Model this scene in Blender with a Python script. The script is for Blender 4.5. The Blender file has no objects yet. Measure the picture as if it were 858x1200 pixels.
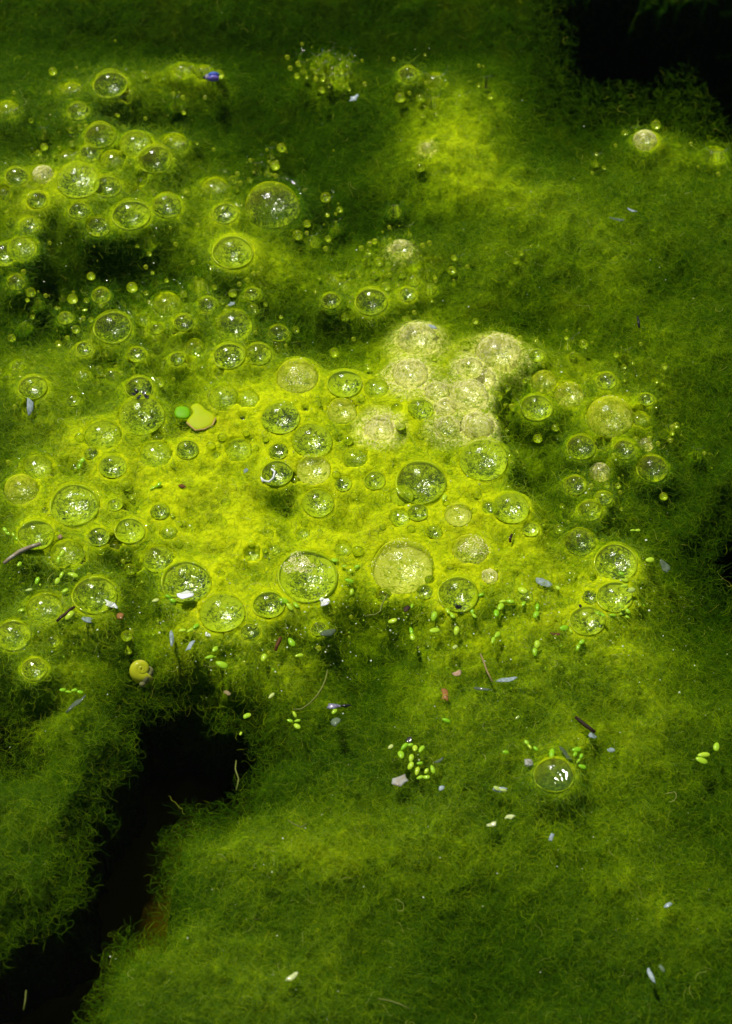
import bpy, math, random
import numpy as np
from mathutils import Vector, Matrix

random.seed(7)
RNG = np.random.default_rng(7)
SC = bpy.context.scene
COL = SC.collection

# ------------------------------------------------------------------ camera, sky, sun, exposure
PITCH = math.radians(56)           # camera looks down by this much
DIST, LENS, SENS = 0.78, 100.0, 36.0
FWD = Vector((0, math.cos(PITCH), -math.sin(PITCH)))
CAM = -FWD * DIST
cd = bpy.data.cameras.new('camera'); cam = bpy.data.objects.new('camera', cd); COL.objects.link(cam)
cam.location = CAM
cam.rotation_euler = (math.pi / 2 - PITCH, 0, 0)
cd.sensor_fit = 'VERTICAL'; cd.sensor_height = SENS; cd.sensor_width = SENS; cd.lens = LENS
cd.clip_start = 0.01; cd.clip_end = 200
cd.dof.use_dof = True; cd.dof.focus_distance = DIST; cd.dof.aperture_fstop = 21
SC.camera = cam

SUN_EL, SUN_AZ = math.radians(60), math.radians(-32)      # azimuth from +Y, clockwise; light comes from far left
SUN = Vector((math.sin(SUN_AZ) * math.cos(SUN_EL), math.cos(SUN_AZ) * math.cos(SUN_EL), math.sin(SUN_EL)))
w = bpy.data.worlds.new('World'); SC.world = w; w.use_nodes = True
wn = w.node_tree; wn.nodes.clear()
sky = wn.nodes.new('ShaderNodeTexSky'); sky.sky_type = 'NISHITA'; sky.sun_disc = False
sky.sun_elevation = SUN_EL; sky.sun_rotation = SUN_AZ
bg = wn.nodes.new('ShaderNodeBackground'); bg.inputs['Strength'].default_value = 0.05
wo = wn.nodes.new('ShaderNodeOutputWorld')
wn.links.new(sky.outputs[0], bg.inputs[0]); wn.links.new(bg.outputs[0], wo.inputs[0])
sl = bpy.data.lights.new('sun', 'SUN'); sl.energy = 5.0; sl.angle = math.radians(0.53); sl.color = (1, 0.95, 0.86)
so = bpy.data.objects.new('sun', sl); COL.objects.link(so)
so.rotation_euler = SUN.to_track_quat('Z', 'Y').to_euler(); so.location = SUN * 3
vs = SC.view_settings; vs.view_transform = 'Standard'; vs.look = 'None'; vs.gamma = 1; vs.use_curve_mapping = False
vs.exposure = 0.12
cy = SC.cycles
cy.transparent_max_bounces = 40; cy.max_bounces = 10; cy.diffuse_bounces = 4; cy.transmission_bounces = 6; cy.volume_bounces = 0
cy.sample_clamp_indirect = 4.0
SC.cycles_curves.shape = 'RIBBONS'

# ------------------------------------------------------------------ picture <-> place
K = SENS / LENS / 1200.0
UPV = Vector((0, math.sin(PITCH), math.cos(PITCH)))
PX = DIST * K                       # metres per photo pixel at the middle
def ray(px, py):
    return FWD + Vector((1, 0, 0)) * ((px - 429) * K) + UPV * ((600 - py) * K)
def at(px, py, z=0.0):
    d = ray(px, py); t = (z - CAM.z) / d.z
    return CAM + d * t
def to_px(X, Y, Z):                 # arrays of world points -> photo pixels
    dx, dy, dz = X - CAM.x, Y - CAM.y, Z - CAM.z
    f = dy * FWD.y + dz * FWD.z
    u = dy * UPV.y + dz * UPV.z
    return 429 + dx / f / K, 600 - u / f / K
def scale_at(p): return (p - CAM).dot(FWD) * K          # metres per photo pixel at a point

_T = RNG.random(65536)
def vnoise(x, y, seed=0):
    xi = np.floor(x).astype(np.int64); yi = np.floor(y).astype(np.int64)
    fx = x - xi; fy = y - yi; fx = fx * fx * (3 - 2 * fx); fy = fy * fy * (3 - 2 * fy)
    h = lambda a, b: _T[(a * 7919 + b * 104729 + seed * 1299709 + (a * b) * 31) & 65535]
    return (h(xi, yi) * (1 - fx) + h(xi + 1, yi) * fx) * (1 - fy) + (h(xi, yi + 1) * (1 - fx) + h(xi + 1, yi + 1) * fx) * fy
def fbm(x, y, seed=0, oct=4):
    s = 0; a = 1; t = 0
    for k in range(oct):
        s = s + a * (vnoise(x, y, seed + k) - 0.5); t += a; a *= 0.55; x = x * 2.03 + 11.3; y = y * 2.03 + 5.7
    return s / t * 2

# ------------------------------------------------------------------ what grows where and where shade is painted (photo pixels): bright mats, dark dips, holes
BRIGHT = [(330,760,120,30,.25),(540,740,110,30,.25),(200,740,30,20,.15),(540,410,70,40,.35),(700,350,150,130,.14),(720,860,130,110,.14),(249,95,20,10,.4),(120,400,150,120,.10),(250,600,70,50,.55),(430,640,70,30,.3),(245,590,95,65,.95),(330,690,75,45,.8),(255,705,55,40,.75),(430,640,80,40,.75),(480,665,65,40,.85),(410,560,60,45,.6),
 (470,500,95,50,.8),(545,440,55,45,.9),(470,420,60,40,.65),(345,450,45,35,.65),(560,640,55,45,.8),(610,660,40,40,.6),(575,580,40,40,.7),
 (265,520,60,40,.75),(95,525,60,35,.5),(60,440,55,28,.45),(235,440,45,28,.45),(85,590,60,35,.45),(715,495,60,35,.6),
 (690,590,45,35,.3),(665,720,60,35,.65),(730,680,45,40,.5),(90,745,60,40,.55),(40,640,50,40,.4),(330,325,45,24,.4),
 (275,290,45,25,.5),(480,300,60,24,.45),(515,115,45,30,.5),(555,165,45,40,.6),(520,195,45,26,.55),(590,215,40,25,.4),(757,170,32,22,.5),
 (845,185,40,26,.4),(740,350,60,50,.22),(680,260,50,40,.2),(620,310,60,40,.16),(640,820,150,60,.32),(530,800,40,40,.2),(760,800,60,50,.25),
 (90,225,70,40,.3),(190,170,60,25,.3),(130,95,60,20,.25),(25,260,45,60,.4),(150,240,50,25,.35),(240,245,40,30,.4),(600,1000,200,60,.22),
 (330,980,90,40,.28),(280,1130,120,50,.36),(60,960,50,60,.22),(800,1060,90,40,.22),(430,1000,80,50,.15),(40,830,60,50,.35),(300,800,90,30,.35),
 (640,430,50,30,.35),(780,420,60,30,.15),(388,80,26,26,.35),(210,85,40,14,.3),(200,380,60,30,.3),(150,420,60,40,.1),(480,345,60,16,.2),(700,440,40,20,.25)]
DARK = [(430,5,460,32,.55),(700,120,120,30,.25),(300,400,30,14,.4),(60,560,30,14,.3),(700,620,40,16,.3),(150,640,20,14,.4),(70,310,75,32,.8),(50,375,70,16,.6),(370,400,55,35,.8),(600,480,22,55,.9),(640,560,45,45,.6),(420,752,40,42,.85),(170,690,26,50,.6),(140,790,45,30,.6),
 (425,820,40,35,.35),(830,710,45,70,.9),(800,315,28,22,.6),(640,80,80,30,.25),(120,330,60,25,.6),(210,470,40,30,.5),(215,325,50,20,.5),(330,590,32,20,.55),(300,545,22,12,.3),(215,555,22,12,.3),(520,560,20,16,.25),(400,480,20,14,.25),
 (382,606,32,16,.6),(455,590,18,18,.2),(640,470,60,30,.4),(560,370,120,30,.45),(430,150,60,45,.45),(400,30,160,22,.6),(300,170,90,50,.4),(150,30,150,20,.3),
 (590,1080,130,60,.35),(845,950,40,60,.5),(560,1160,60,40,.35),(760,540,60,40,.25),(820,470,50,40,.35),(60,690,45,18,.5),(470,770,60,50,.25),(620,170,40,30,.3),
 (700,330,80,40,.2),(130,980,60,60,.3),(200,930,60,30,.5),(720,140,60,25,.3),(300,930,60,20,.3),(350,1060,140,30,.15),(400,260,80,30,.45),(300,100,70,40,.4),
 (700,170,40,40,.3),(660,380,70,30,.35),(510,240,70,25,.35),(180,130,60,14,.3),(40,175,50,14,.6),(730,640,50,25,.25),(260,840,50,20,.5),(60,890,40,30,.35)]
HOLES = [[(150,870),(148,838),(178,800),(222,806),(285,845),(318,872),(282,908),(238,932),(192,948),(186,1020),(192,1058),(128,1105),(96,1150),(82,1215),(-40,1230),
          (-40,1098),(52,1062),(88,1012),(100,955),(118,900)],
         [(640,-60),(655,40),(668,84),(720,96),(768,78),(830,92),(852,140),(900,150),(900,-60)],
         [(850,604),(846,640),(852,668),(890,690),(900,600)],
         [(-20,822),(20,838),(26,856),(-20,872)],
         ]
def poly_sd(x, y, P):               # signed distance, positive inside
    d = np.full(x.shape, 1e9); ins = np.zeros(x.shape, bool); n = len(P)
    for i in range(n):
        ax, ay = P[i]; bx, by = P[(i + 1) % n]
        ex, ey = bx - ax, by - ay
        t = np.clip(((x - ax) * ex + (y - ay) * ey) / (ex * ex + ey * ey), 0, 1)
        d = np.minimum(d, np.hypot(x - ax - t * ex, y - ay - t * ey))
        c = ((ay > y) != (by > y))
        with np.errstate(divide='ignore', invalid='ignore'):
            xi = ex * (y - ay) / (ey if ey else 1e-9) + ax
        ins ^= c & (x < xi)
    return np.where(ins, d, -d)
def gauss_sum(x, y, L):
    s = np.zeros(x.shape)
    for a, b, rx, ry, k in L:
        s += k * np.exp(-0.5 * (((x - a) / rx) ** 2 + ((y - b) / ry) ** 2))
    return s
def fields(x, y):                   # photo-pixel arrays -> bright, dark, hole (0..1)
    wx = x + 14 * fbm(x / 60, y / 60, 3); wy = y + 11 * fbm(x / 60, y / 60, 9)
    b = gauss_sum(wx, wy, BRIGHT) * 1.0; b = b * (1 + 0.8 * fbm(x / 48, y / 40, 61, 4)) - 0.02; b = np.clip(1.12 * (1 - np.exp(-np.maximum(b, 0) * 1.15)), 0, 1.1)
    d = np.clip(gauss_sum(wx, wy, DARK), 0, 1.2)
    hx = x + 30 * fbm(x / 45, y / 45, 21, 6); hy = y + 30 * fbm(x / 45, y / 45, 27, 6)
    h = np.zeros(x.shape)
    for P in HOLES: h = np.maximum(h, 1 / (1 + np.exp(-(poly_sd(hx, hy, P) + 9) / (15.0 if P[0][1] > 0 else 22.0))))
    return b, d, h
def mat_base(x, y):
    b, d, h = fields(x, y)
    z = -0.0075 + 0.0085 * np.clip(b, 0, 1.1) - 0.009 * d + 0.0022 * fbm(x / 70, y / 70, 40, 3) + 0.0018 * fbm(x / 16, y / 16, 50, 3)
    z = np.where(z > 0.0005, 0.0005 + (z - 0.0005) * 0.6, z)
    return z - 0.10 * h * h * (0.3 + 0.7 * h) - 0.012 * h, b, d, h

# ------------------------------------------------------------------ bubbles, read off the photograph in enlarged tiles (x, y, radius, kind)
TILES = {
 (0, 60, 2.86): [(370,115,57,'c'),(240,135,38,'h'),(262,203,38,'c'),(335,285,52,'c'),(28,200,40,'h'),(300,345,36,'c'),(228,362,40,'h'),(262,437,72,'c'),(55,420,37,'c'),
  (145,418,37,'m'),(360,455,45,'c'),(455,315,55,'h'),(520,365,58,'c'),(585,315,45,'h'),(125,500,34,'c'),(14,480,24,'c'),(265,535,34,'c'),(440,550,62,'c'),(330,590,40,'c'),
  (560,520,48,'c'),(100,585,32,'c'),(75,665,52,'h'),(15,685,48,'c'),(55,775,32,'c'),(497,645,21,'c'),(720,465,48,'h'),(755,545,42,'c'),(780,675,68,'c'),(465,478,20,'c'),
  (475,438,20,'c'),(340,820,32,'c'),(130,850,18,'c'),(462,833,20,'c'),(560,850,50,'h'),(695,848,30,'c'),(670,790,32,'h'),(220,895,26,'c'),(845,815,26,'c'),(525,780,16,'h'),
  (420,178,20,'h'),(615,65,32,'h'),(680,72,30,'h'),(590,185,16,'h'),(150,290,14,'h'),(380,370,45,'h'),(210,830,12,'c'),(815,690,20,'c')],
 (0, 360, 2.86): [(378,70,64,'c'),(83,70,21,'c'),(525,73,22,'c'),(480,90,18,'h'),(615,53,33,'c'),(555,107,14,'c'),(590,102,8,'c'),(693,46,9,'c'),(785,65,62,'c'),
  (650,135,36,'h'),(768,165,52,'c'),(457,160,30,'c'),(595,173,25,'c'),(283,140,28,'c'),(227,122,14,'c'),(62,197,21,'c'),(443,215,12,'c'),(375,228,22,'c'),(545,207,13,'h'),
  (735,225,15,'h'),(642,195,15,'h'),(110,270,48,'c'),(25,242,18,'c'),(275,230,24,'h'),(330,258,16,'h'),(467,272,46,'c'),(475,365,78,'c'),(245,312,24,'c'),(750,305,52,'h'),
  (345,430,62,'h'),(530,445,22,'c'),(522,495,55,'h'),(628,478,38,'c'),(305,490,24,'c'),(378,535,46,'c'),(125,540,50,'h'),(180,560,14,'h'),(250,535,12,'c'),(72,615,58,'m'),
  (250,665,82,'c'),(385,663,25,'c'),(420,690,12,'h'),(537,685,32,'c'),(150,680,14,'c'),(120,765,60,'c'),(330,770,36,'c'),(435,750,50,'c'),(565,755,28,'h'),(388,808,24,'c'),
  (440,635,10,'h'),(530,845,52,'c'),(225,830,58,'h'),(400,858,14,'h'),(270,870,20,'c'),(720,670,15,'h'),(725,495,14,'h'),(812,372,12,'c'),(845,440,10,'c'),
  (800,480,45,'h'),(480,48,28,'h'),(45,560,20,'h'),(455,20,12,'h'),(100,345,20,'h')],
 (280, 200, 2.86): [(112,122,92,'c'),(523,140,22,'c'),(300,125,12,'h'),(245,240,24,'h'),(545,265,34,'m'),(582,315,20,'c'),(428,310,14,'c'),(517,332,11,'c'),(513,360,7,'c'),
  (740,310,12,'c'),(583,370,23,'c'),(628,358,15,'c'),(638,400,22,'c'),(565,415,28,'c'),(312,365,22,'h'),(345,390,32,'h'),(385,350,15,'h'),(308,437,32,'c'),(443,440,54,'c'),
  (325,200,15,'h'),(133,545,34,'c'),(66,615,44,'c'),(133,603,20,'h'),(195,695,70,'m'),(140,830,64,'c'),(355,715,56,'c'),(600,570,64,'m'),(575,685,58,'m'),(345,810,50,'m'),
  (470,870,50,'m'),(610,800,42,'c'),(530,795,20,'c'),(693,795,36,'m'),(700,865,44,'m'),(770,760,66,'m'),(775,665,42,'m'),(460,730,40,'h'),(335,905,14,'c'),(225,800,12,'c'),
  (570,215,12,'h'),(97,12,14,'c'),(55,8,10,'c'),(665,745,40,'m'),(815,860,42,'m'),(820,700,40,'m'),(30,770,40,'h'),(480,255,14,'h')],
 (280, 480, 2.86): [(245,105,68,'c'),(132,140,32,'c'),(127,215,52,'c'),(250,205,58,'m'),(265,315,54,'c'),(350,250,28,'c'),(455,238,36,'c'),(390,165,42,'h'),(335,100,12,'c'),
  (610,245,85,'c'),(545,290,40,'h'),(600,345,34,'c'),(540,365,34,'h'),(655,410,27,'c'),(700,178,13,'c'),(820,170,82,'c'),(838,330,24,'c'),(735,355,46,'m'),(775,475,60,'m'),
  (548,535,105,'m'),(230,560,100,'c'),(487,622,25,'c'),(622,612,28,'c'),(735,620,68,'c'),(710,540,20,'c'),(640,570,18,'h'),(268,735,27,'c'),(38,745,32,'c'),(100,655,52,'c'),
  (350,470,28,'h'),(45,490,28,'h'),(120,470,22,'h'),(215,420,25,'h'),(100,415,18,'h'),(175,330,12,'h'),(840,560,28,'m'),(190,240,20,'h')],
 (540, 380, 2.698): [(118,100,72,'m'),(240,100,24,'c'),(262,185,42,'m'),(240,265,50,'c'),(343,228,46,'m'),(460,180,32,'c'),(587,238,24,'c'),(470,300,75,'m'),(565,305,35,'h'),
  (380,390,46,'c'),(450,400,24,'h'),(517,397,36,'c'),(583,385,26,'m'),(605,457,50,'c'),(440,470,34,'m'),(362,510,36,'c'),(452,550,26,'c'),(492,570,12,'c'),(408,590,38,'c'),
  (340,602,20,'c'),(378,690,48,'c'),(490,755,68,'c'),(158,582,58,'c'),(92,582,25,'c'),(222,650,26,'c'),(265,672,10,'c'),(390,808,15,'c'),(445,698,10,'c'),(418,812,10,'c'),
  (743,415,15,'c'),(168,420,10,'c'),(338,75,12,'h'),(360,58,10,'c'),(518,108,14,'h'),(640,165,10,'h'),(645,345,14,'h'),(430,545,10,'c'),(50,325,50,'m')],
 (0, 640, 2.86): [(318,165,73,'c'),(625,122,82,'c'),(745,225,75,'c'),(45,300,58,'c'),(150,210,62,'h'),(178,320,24,'c'),(130,335,18,'h'),(115,412,43,'c'),(470,95,12,'c'),
  (510,90,13,'c'),(565,250,14,'c'),(430,352,12,'c'),(765,308,14,'h'),(795,370,13,'h'),(738,92,16,'h'),(250,290,10,'h'),(242,608,10,'c')],
 (420, 640, 2.681): [(805,160,56,'c'),(720,235,54,'c'),(728,160,24,'c'),(520,160,28,'h'),(265,232,14,'h'),(615,720,62,'c'),(695,612,20,'h'),(797,302,12,'h'),(218,310,12,'h')],
 (300, 0, 2.86): [(510,250,32,'c'),(592,348,24,'c'),(770,288,14,'c'),(575,500,20,'m'),(600,275,35,'h'),(50,527,12,'c'),(45,587,14,'c'),(6,577,14,'c'),
  (205,215,16,'c'),(240,200,18,'h'),(285,280,20,'c'),(243,285,14,'c'),(203,267,12,'c'),(300,215,15,'c'),(250,238,14,'c'),(318,240,10,'c'),(160,240,12,'h'),(265,255,14,'c'),(145,218,9,'h'),(222,245,10,'c')],
 (558, 0, 2.86): [(565,475,40,'m'),(800,525,38,'h'),(525,466,9,'c'),(400,550,14,'h')],
 (558, 200, 2.86): [(330,575,12,'c'),(163,298,10,'h')],
}
BUB = []                            # (x, y, r, kind) in photo pixels
for (ox, oy, s), L in TILES.items():
    for (x, y, r, k) in L:
        X_, Y_ = ox + x / s, oy + y / s
        if k == 'm' and not (430 < X_ < 620 and Y_ < 530) and r / s > 14: k = 'y'
        BUB.append((X_, Y_, r / s, k))
BUB.sort(key=lambda b: -b[2])
class B: pass
BS = []
for i, (x, y, r, k) in enumerate(BUB):
    o = B(); o.x, o.y, o.r, o.k = x, y, r, k
    rr = random.Random(i * 13 + 5)
    off = {'c': 0.16, 'h': -0.12, 'm': 0.1, 'y': 0.0}[k]
    if r > 26: off -= 0.12
    R = r * PX
    z = R * (off + rr.uniform(-0.08, 0.08))
    zm = float(mat_base(np.array([x]), np.array([y]))[0][0])
    if r < 8.5 or (k == 'h' and r < 18): z = min(z, max(min(zm, 0.001) + R * 0.45, z - 0.006))
    if k == 'm': z -= 0.2 * R
    if r >= 8.5 and zm < -0.003 and k != 'h': z += (0.75 if k in 'my' else 0.4) * max(zm + 0.002, -0.009)
    o.p = at(x, y, z); o.R = r * scale_at(o.p); o.sq = rr.uniform(0.86, 1.04) * (0.95 if r > 20 else 1) * (0.8 if k == 'h' else 1); o.bw = {'c': rr.uniform(.42, .58) * (0.8 if r > 24 else 1), 'h': .3, 'm': .36, 'y': .36}[k]
    o.b = float(fields(np.array([x]), np.array([y]))[0][0])
    BS.append(o)

# ------------------------------------------------------------------ materials
def mat(name):
    m = bpy.data.materials.new(name); m.use_nodes = True; t = m.node_tree; t.nodes.clear()
    out = t.nodes.new('ShaderNodeOutputMaterial')
    return m, t, out
class NT:                           # tiny node helper
    def __init__(s, t): s.t = t
    def n(s, typ, ins=None, **props):
        nd = s.t.nodes.new('ShaderNode' + typ)
        for k, v in props.items(): setattr(nd, k, v)
        for k, v in (ins or {}).items():
            i = nd.inputs[k]
            if hasattr(v, 'is_linked') or isinstance(v, bpy.types.NodeSocket): s.t.links.new(v, i)
            else: i.default_value = v
        return nd
    def math(s, op, a, b=0.0, clamp=False):
        nd = s.n('Math', {0: a, 1: b}, operation=op); nd.use_clamp = clamp; return nd.outputs[0]
    def mixc(s, f, a, b):
        nd = s.n('Mix', data_type='RGBA'); 
        for i, v in ((0, f), (6, a), (7, b)):
            if isinstance(v, bpy.types.NodeSocket): s.t.links.new(v, nd.inputs[i])
            else: nd.inputs[i].default_value = v
        return nd.outputs[2]
    def ramp(s, f, stops):
        nd = s.n('ValToRGB', {0: f}); e = nd.color_ramp.elements
        while len(e) < len(stops): e.new(0.5)
        for q, (p, c) in zip(e, stops): q.position = p; q.color = c if len(c) == 4 else (*c, 1)
        return nd.outputs[0]
def c4(r, g, b): return (r, g, b, 1)
def simple(name, col, rough=0.5, var=0.0, scale=900, coat=0.0, col2=None, trans=0.0, spec=0.1, bump=0.0):
    m, t, out = mat(name); N = NT(t)
    tc = N.n('TexCoord').outputs['Object']
    nz = N.n('TexNoise', {'Vector': tc, 'Scale': scale, 'Detail': 4.0}).outputs[0]
    c2 = col2 or tuple(v * (1 - var) for v in col)
    rnd = N.n('ObjectInfo').outputs['Random']
    f = N.math('ADD', nz, N.math('MULTIPLY', N.math('SUBTRACT', rnd, 0.5), 0.35))
    cc = N.mixc(N.ramp(f, [(0.35, (0, 0, 0)), (0.65, (1, 1, 1))]), c4(*col), c4(*c2))
    ins = {'Base Color': cc, 'Roughness': rough, 'Coat Weight': coat, 'Coat Roughness': 0.07, 'Specular IOR Level': spec}
    if bump: ins['Normal'] = N.n('Bump', {'Height': nz, 'Strength': bump, 'Distance': 0.0002}).outputs[0]
    p = N.n('BsdfPrincipled', ins)
    sh = p.outputs[0]
    if trans:
        tr = N.n('BsdfTranslucent', {'Color': cc})
        sh = N.n('MixShader', {0: trans, 1: sh, 2: tr.outputs[0]}).outputs[0]
    t.links.new(sh, out.inputs[0]); return m

# algae mat: colour carried by what grows there plus shade painted into dips, fine relief
def mat_algae():
    m, t, out = mat('algae_mat'); N = NT(t)
    tc = N.n('TexCoord').outputs['Object']
    at_ = N.n('Attribute', attribute_name='growth_shade').outputs['Color']
    sep = N.n('SeparateColor', {0: at_})
    fine = N.n('TexNoise', {'Vector': tc, 'Scale': 1100.0, 'Detail': 5.0, 'Roughness': 0.65, 'Distortion': 0.6}).outputs[0]
    mid = N.n('TexNoise', {'Vector': tc, 'Scale': 190.0, 'Detail': 4.0}).outputs[0]
    g = N.math('ADD', sep.outputs[0], N.math('MULTIPLY', N.math('SUBTRACT', fine, 0.5), 1.0))
    g = N.math('ADD', g, N.math('MULTIPLY', N.math('SUBTRACT', mid, 0.5), 0.35))
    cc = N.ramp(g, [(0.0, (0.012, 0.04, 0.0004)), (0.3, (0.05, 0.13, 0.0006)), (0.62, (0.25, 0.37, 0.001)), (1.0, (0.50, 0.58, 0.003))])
    dirt = N.n('TexNoise', {'Vector': tc, 'Scale': 55.0, 'Detail': 6.0, 'Roughness': 0.7}).outputs[0]
    cc = N.mixc(N.math('MULTIPLY', N.ramp(dirt, [(0.52, (0, 0, 0)), (0.72, (1, 1, 1))]), 0.55), cc, c4(0.15, 0.15, 0.003))
    cc = N.mixc(N.math('MULTIPLY', sep.outputs[1], N.ramp(fine, [(0.42, (0, 0, 0)), (0.6, (1, 1, 1))])), cc, c4(0.80, 0.74, 0.34))
    bp = N.n('Bump', {'Height': N.math('ADD', fine, N.math('MULTIPLY', mid, 0.6)), 'Strength': 0.8, 'Distance': 0.0011})
    p = N.n('BsdfPrincipled', {'Base Color': cc, 'Roughness': 0.5, 'Specular IOR Level': 0.03, 'Normal': bp.outputs[0], 'Subsurface Weight': 0.6, 'Subsurface Scale': 0.0025, 'Subsurface Radius': (1.0, 1.0, 0.3)})
    t.links.new(p.outputs[0], out.inputs[0]); return m
def mat_strand():
    m, t, out = mat('algae_filament'); N = NT(t)
    a = N.n('Attribute', attribute_name='tint').outputs['Color']
    d = N.n('BsdfDiffuse', {'Color': a}); tr = N.n('BsdfTranslucent', {'Color': a})
    g = N.n('BsdfGlossy', {'Color': c4(1, 1, 1), 'Roughness': 0.3})
    mx = N.n('MixShader', {0: 0.4, 1: d.outputs[0], 2: tr.outputs[0]})
    mx = N.n('MixShader', {0: 0.008, 1: mx.outputs[0], 2: g.outputs[0]})
    t.links.new(mx.outputs[0], out.inputs[0]); return m
# slimy film over a gas bubble: thin, so seen edge-on there is more of it
def mat_film(name, a, colA, colB, patch, pscale=350.0, bump=0.25):
    m, t, out = mat(name); N = NT(t)
    tc = N.n('TexCoord').outputs['Object']
    geo = N.n('NewGeometry')
    ri = N.n('ObjectInfo').outputs['Random']
    off = N.n('CombineXYZ', {0: N.math('MULTIPLY', ri, 37.0), 1: N.math('MULTIPLY', ri, 91.0), 2: ri})
    vec = N.n('VectorMath', {0: geo.outputs['Position'], 1: off.outputs[0]}, operation='ADD').outputs[0]
    nz = N.n('TexNoise', {'Vector': vec, 'Scale': pscale, 'Detail': 5.0, 'Roughness': 0.7}).outputs[0]
    fine = N.n('TexNoise', {'Vector': vec, 'Scale': pscale * 4, 'Detail': 3.0}).outputs[0]
    bp = N.n('Bump', {'Height': N.math('ADD', nz, N.math('MULTIPLY', fine, 0.4)), 'Strength': bump, 'Distance': 0.0005})
    cs = N.n('VectorMath', {0: geo.outputs['Normal'], 1: geo.outputs['Incoming']}, operation='DOT_PRODUCT').outputs['Value']
    cs = N.math('MAXIMUM', N.math('ABSOLUTE', cs), 0.06)
    thick = N.math('ADD', a, N.math('MULTIPLY', N.ramp(nz, [(0.45, (0, 0, 0)), (0.66, (1, 1, 1))]), patch))
    thick = N.math('MULTIPLY', thick, N.math('ADD', 0.55, N.math('MULTIPLY', ri, 0.9)))
    op = N.math('SUBTRACT', 1.0, N.math('POWER', N.math('SUBTRACT', 1.0, N.math('MINIMUM', thick, 0.97)), N.math('DIVIDE', 1.0, cs)), True)
    cc = N.mixc(N.ramp(fine, [(0.4, (0, 0, 0)), (0.62, (1, 1, 1))]), c4(*colA), c4(*colB))
    d = N.n('BsdfDiffuse', {'Color': cc}); tr = N.n('BsdfTranslucent', {'Color': cc})
    slime = N.n('MixShader', {0: 0.35, 1: d.outputs[0], 2: tr.outputs[0]})
    cl = N.n('BsdfTransparent', {'Color': c4(0.97, 1.0, 0.9)})
    body = N.n('MixShader', {0: op, 1: cl.outputs[0], 2: slime.outputs[0]})
    fr = N.math('ADD', 0.013, N.math('MULTIPLY', N.math('POWER', N.math('SUBTRACT', 1.0, cs), 5.0), 0.12))
    gl = N.n('BsdfGlossy', {'Color': c4(1, 1, 1), 'Roughness': 0.09, 'Normal': bp.outputs[0]})
    fin = N.n('MixShader', {0: fr, 1: body.outputs[0], 2: gl.outputs[0]})
    t.links.new(fin.outputs[0], out.inputs[0]); return m
def mat_bowl(name, dark, mid, light, gloss=0.8):
    m, t, out = mat(name); N = NT(t)
    geo = N.n('NewGeometry').outputs['Position']
    ri = N.n('ObjectInfo').outputs['Random']
    nz = N.n('TexNoise', {'Vector': geo, 'Scale': 1350.0, 'Detail': 4.0, 'Roughness': 0.6, 'Distortion': 1.0}).outputs[0]
    big = N.n('TexNoise', {'Vector': geo, 'Scale': 260.0, 'Detail': 2.0}).outputs[0]
    f = N.math('ADD', nz, N.math('MULTIPLY', N.math('SUBTRACT', big, 0.5), 0.4))
    f = N.math('ADD', f, N.math('MULTIPLY', N.math('SUBTRACT', ri, 0.5), 0.12))
    f = N.math('ADD', f, N.math('MULTIPLY', N.n('SeparateColor', {0: N.n('ObjectInfo').outputs['Color']}).outputs[0], 0.10))
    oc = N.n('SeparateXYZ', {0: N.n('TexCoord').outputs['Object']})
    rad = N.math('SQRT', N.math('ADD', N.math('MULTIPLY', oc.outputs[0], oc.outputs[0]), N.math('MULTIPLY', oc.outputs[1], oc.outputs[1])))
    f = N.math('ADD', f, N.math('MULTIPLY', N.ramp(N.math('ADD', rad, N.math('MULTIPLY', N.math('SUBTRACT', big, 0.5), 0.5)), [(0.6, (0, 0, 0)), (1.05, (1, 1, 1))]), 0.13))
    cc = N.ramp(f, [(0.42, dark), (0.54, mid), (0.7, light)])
    bp = N.n('Bump', {'Height': N.math('ADD', nz, big), 'Strength': 1.0, 'Distance': 0.00016})
    gz = N.n('TexNoise', {'Vector': geo, 'Scale': 620.0, 'Detail': 3.0, 'Roughness': 0.55, 'Distortion': 0.5}).outputs[0]
    bc = N.n('Bump', {'Height': gz, 'Strength': 1.0, 'Distance': 0.00045})
    p = N.n('BsdfPrincipled', {'Base Color': cc, 'Roughness': 0.6, 'Specular IOR Level': 0.1, 'Coat Weight': gloss, 'Coat Roughness': 0.15, 'Coat IOR': 1.6, 'Normal': bp.outputs[0], 'Coat Normal': bc.outputs[0]})
    t.links.new(p.outputs[0], out.inputs[0]); return m
def mat_water():
    m, t, out = mat('pond_water'); N = NT(t)
    tc = N.n('TexCoord').outputs['Object']
    nz = N.n('TexNoise', {'Vector': tc, 'Scale': 60.0, 'Detail': 3.0}).outputs[0]
    bp = N.n('Bump', {'Height': nz, 'Strength': 0.25, 'Distance': 0.0015})
    geo = N.n('NewGeometry')
    cs = N.math('ABSOLUTE', N.n('VectorMath', {0: geo.outputs['Normal'], 1: geo.outputs['Incoming']}, operation='DOT_PRODUCT').outputs['Value'])
    fr = N.math('ADD', 0.003, N.math('MULTIPLY', N.math('POWER', N.math('SUBTRACT', 1.0, cs), 5.0), 0.9))
    tr = N.n('BsdfTransparent', {'Color': c4(1, 1, 1)})
    gl = N.n('BsdfGlossy', {'Color': c4(1, 1, 1), 'Roughness': 0.02, 'Normal': bp.outputs[0]})
    mx = N.n('MixShader', {0: fr, 1: tr.outputs[0], 2: gl.outputs[0]})
    t.links.new(mx.outputs[0], out.inputs['Surface'])
    dens = 90.0; sig = (17.0, 14.0, 80.0)
    va = N.n('VolumeAbsorption', {'Color': c4(*[1 - s / dens for s in sig]), 'Density': dens})
    t.links.new(va.outputs[0], out.inputs['Volume']); return m
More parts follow.
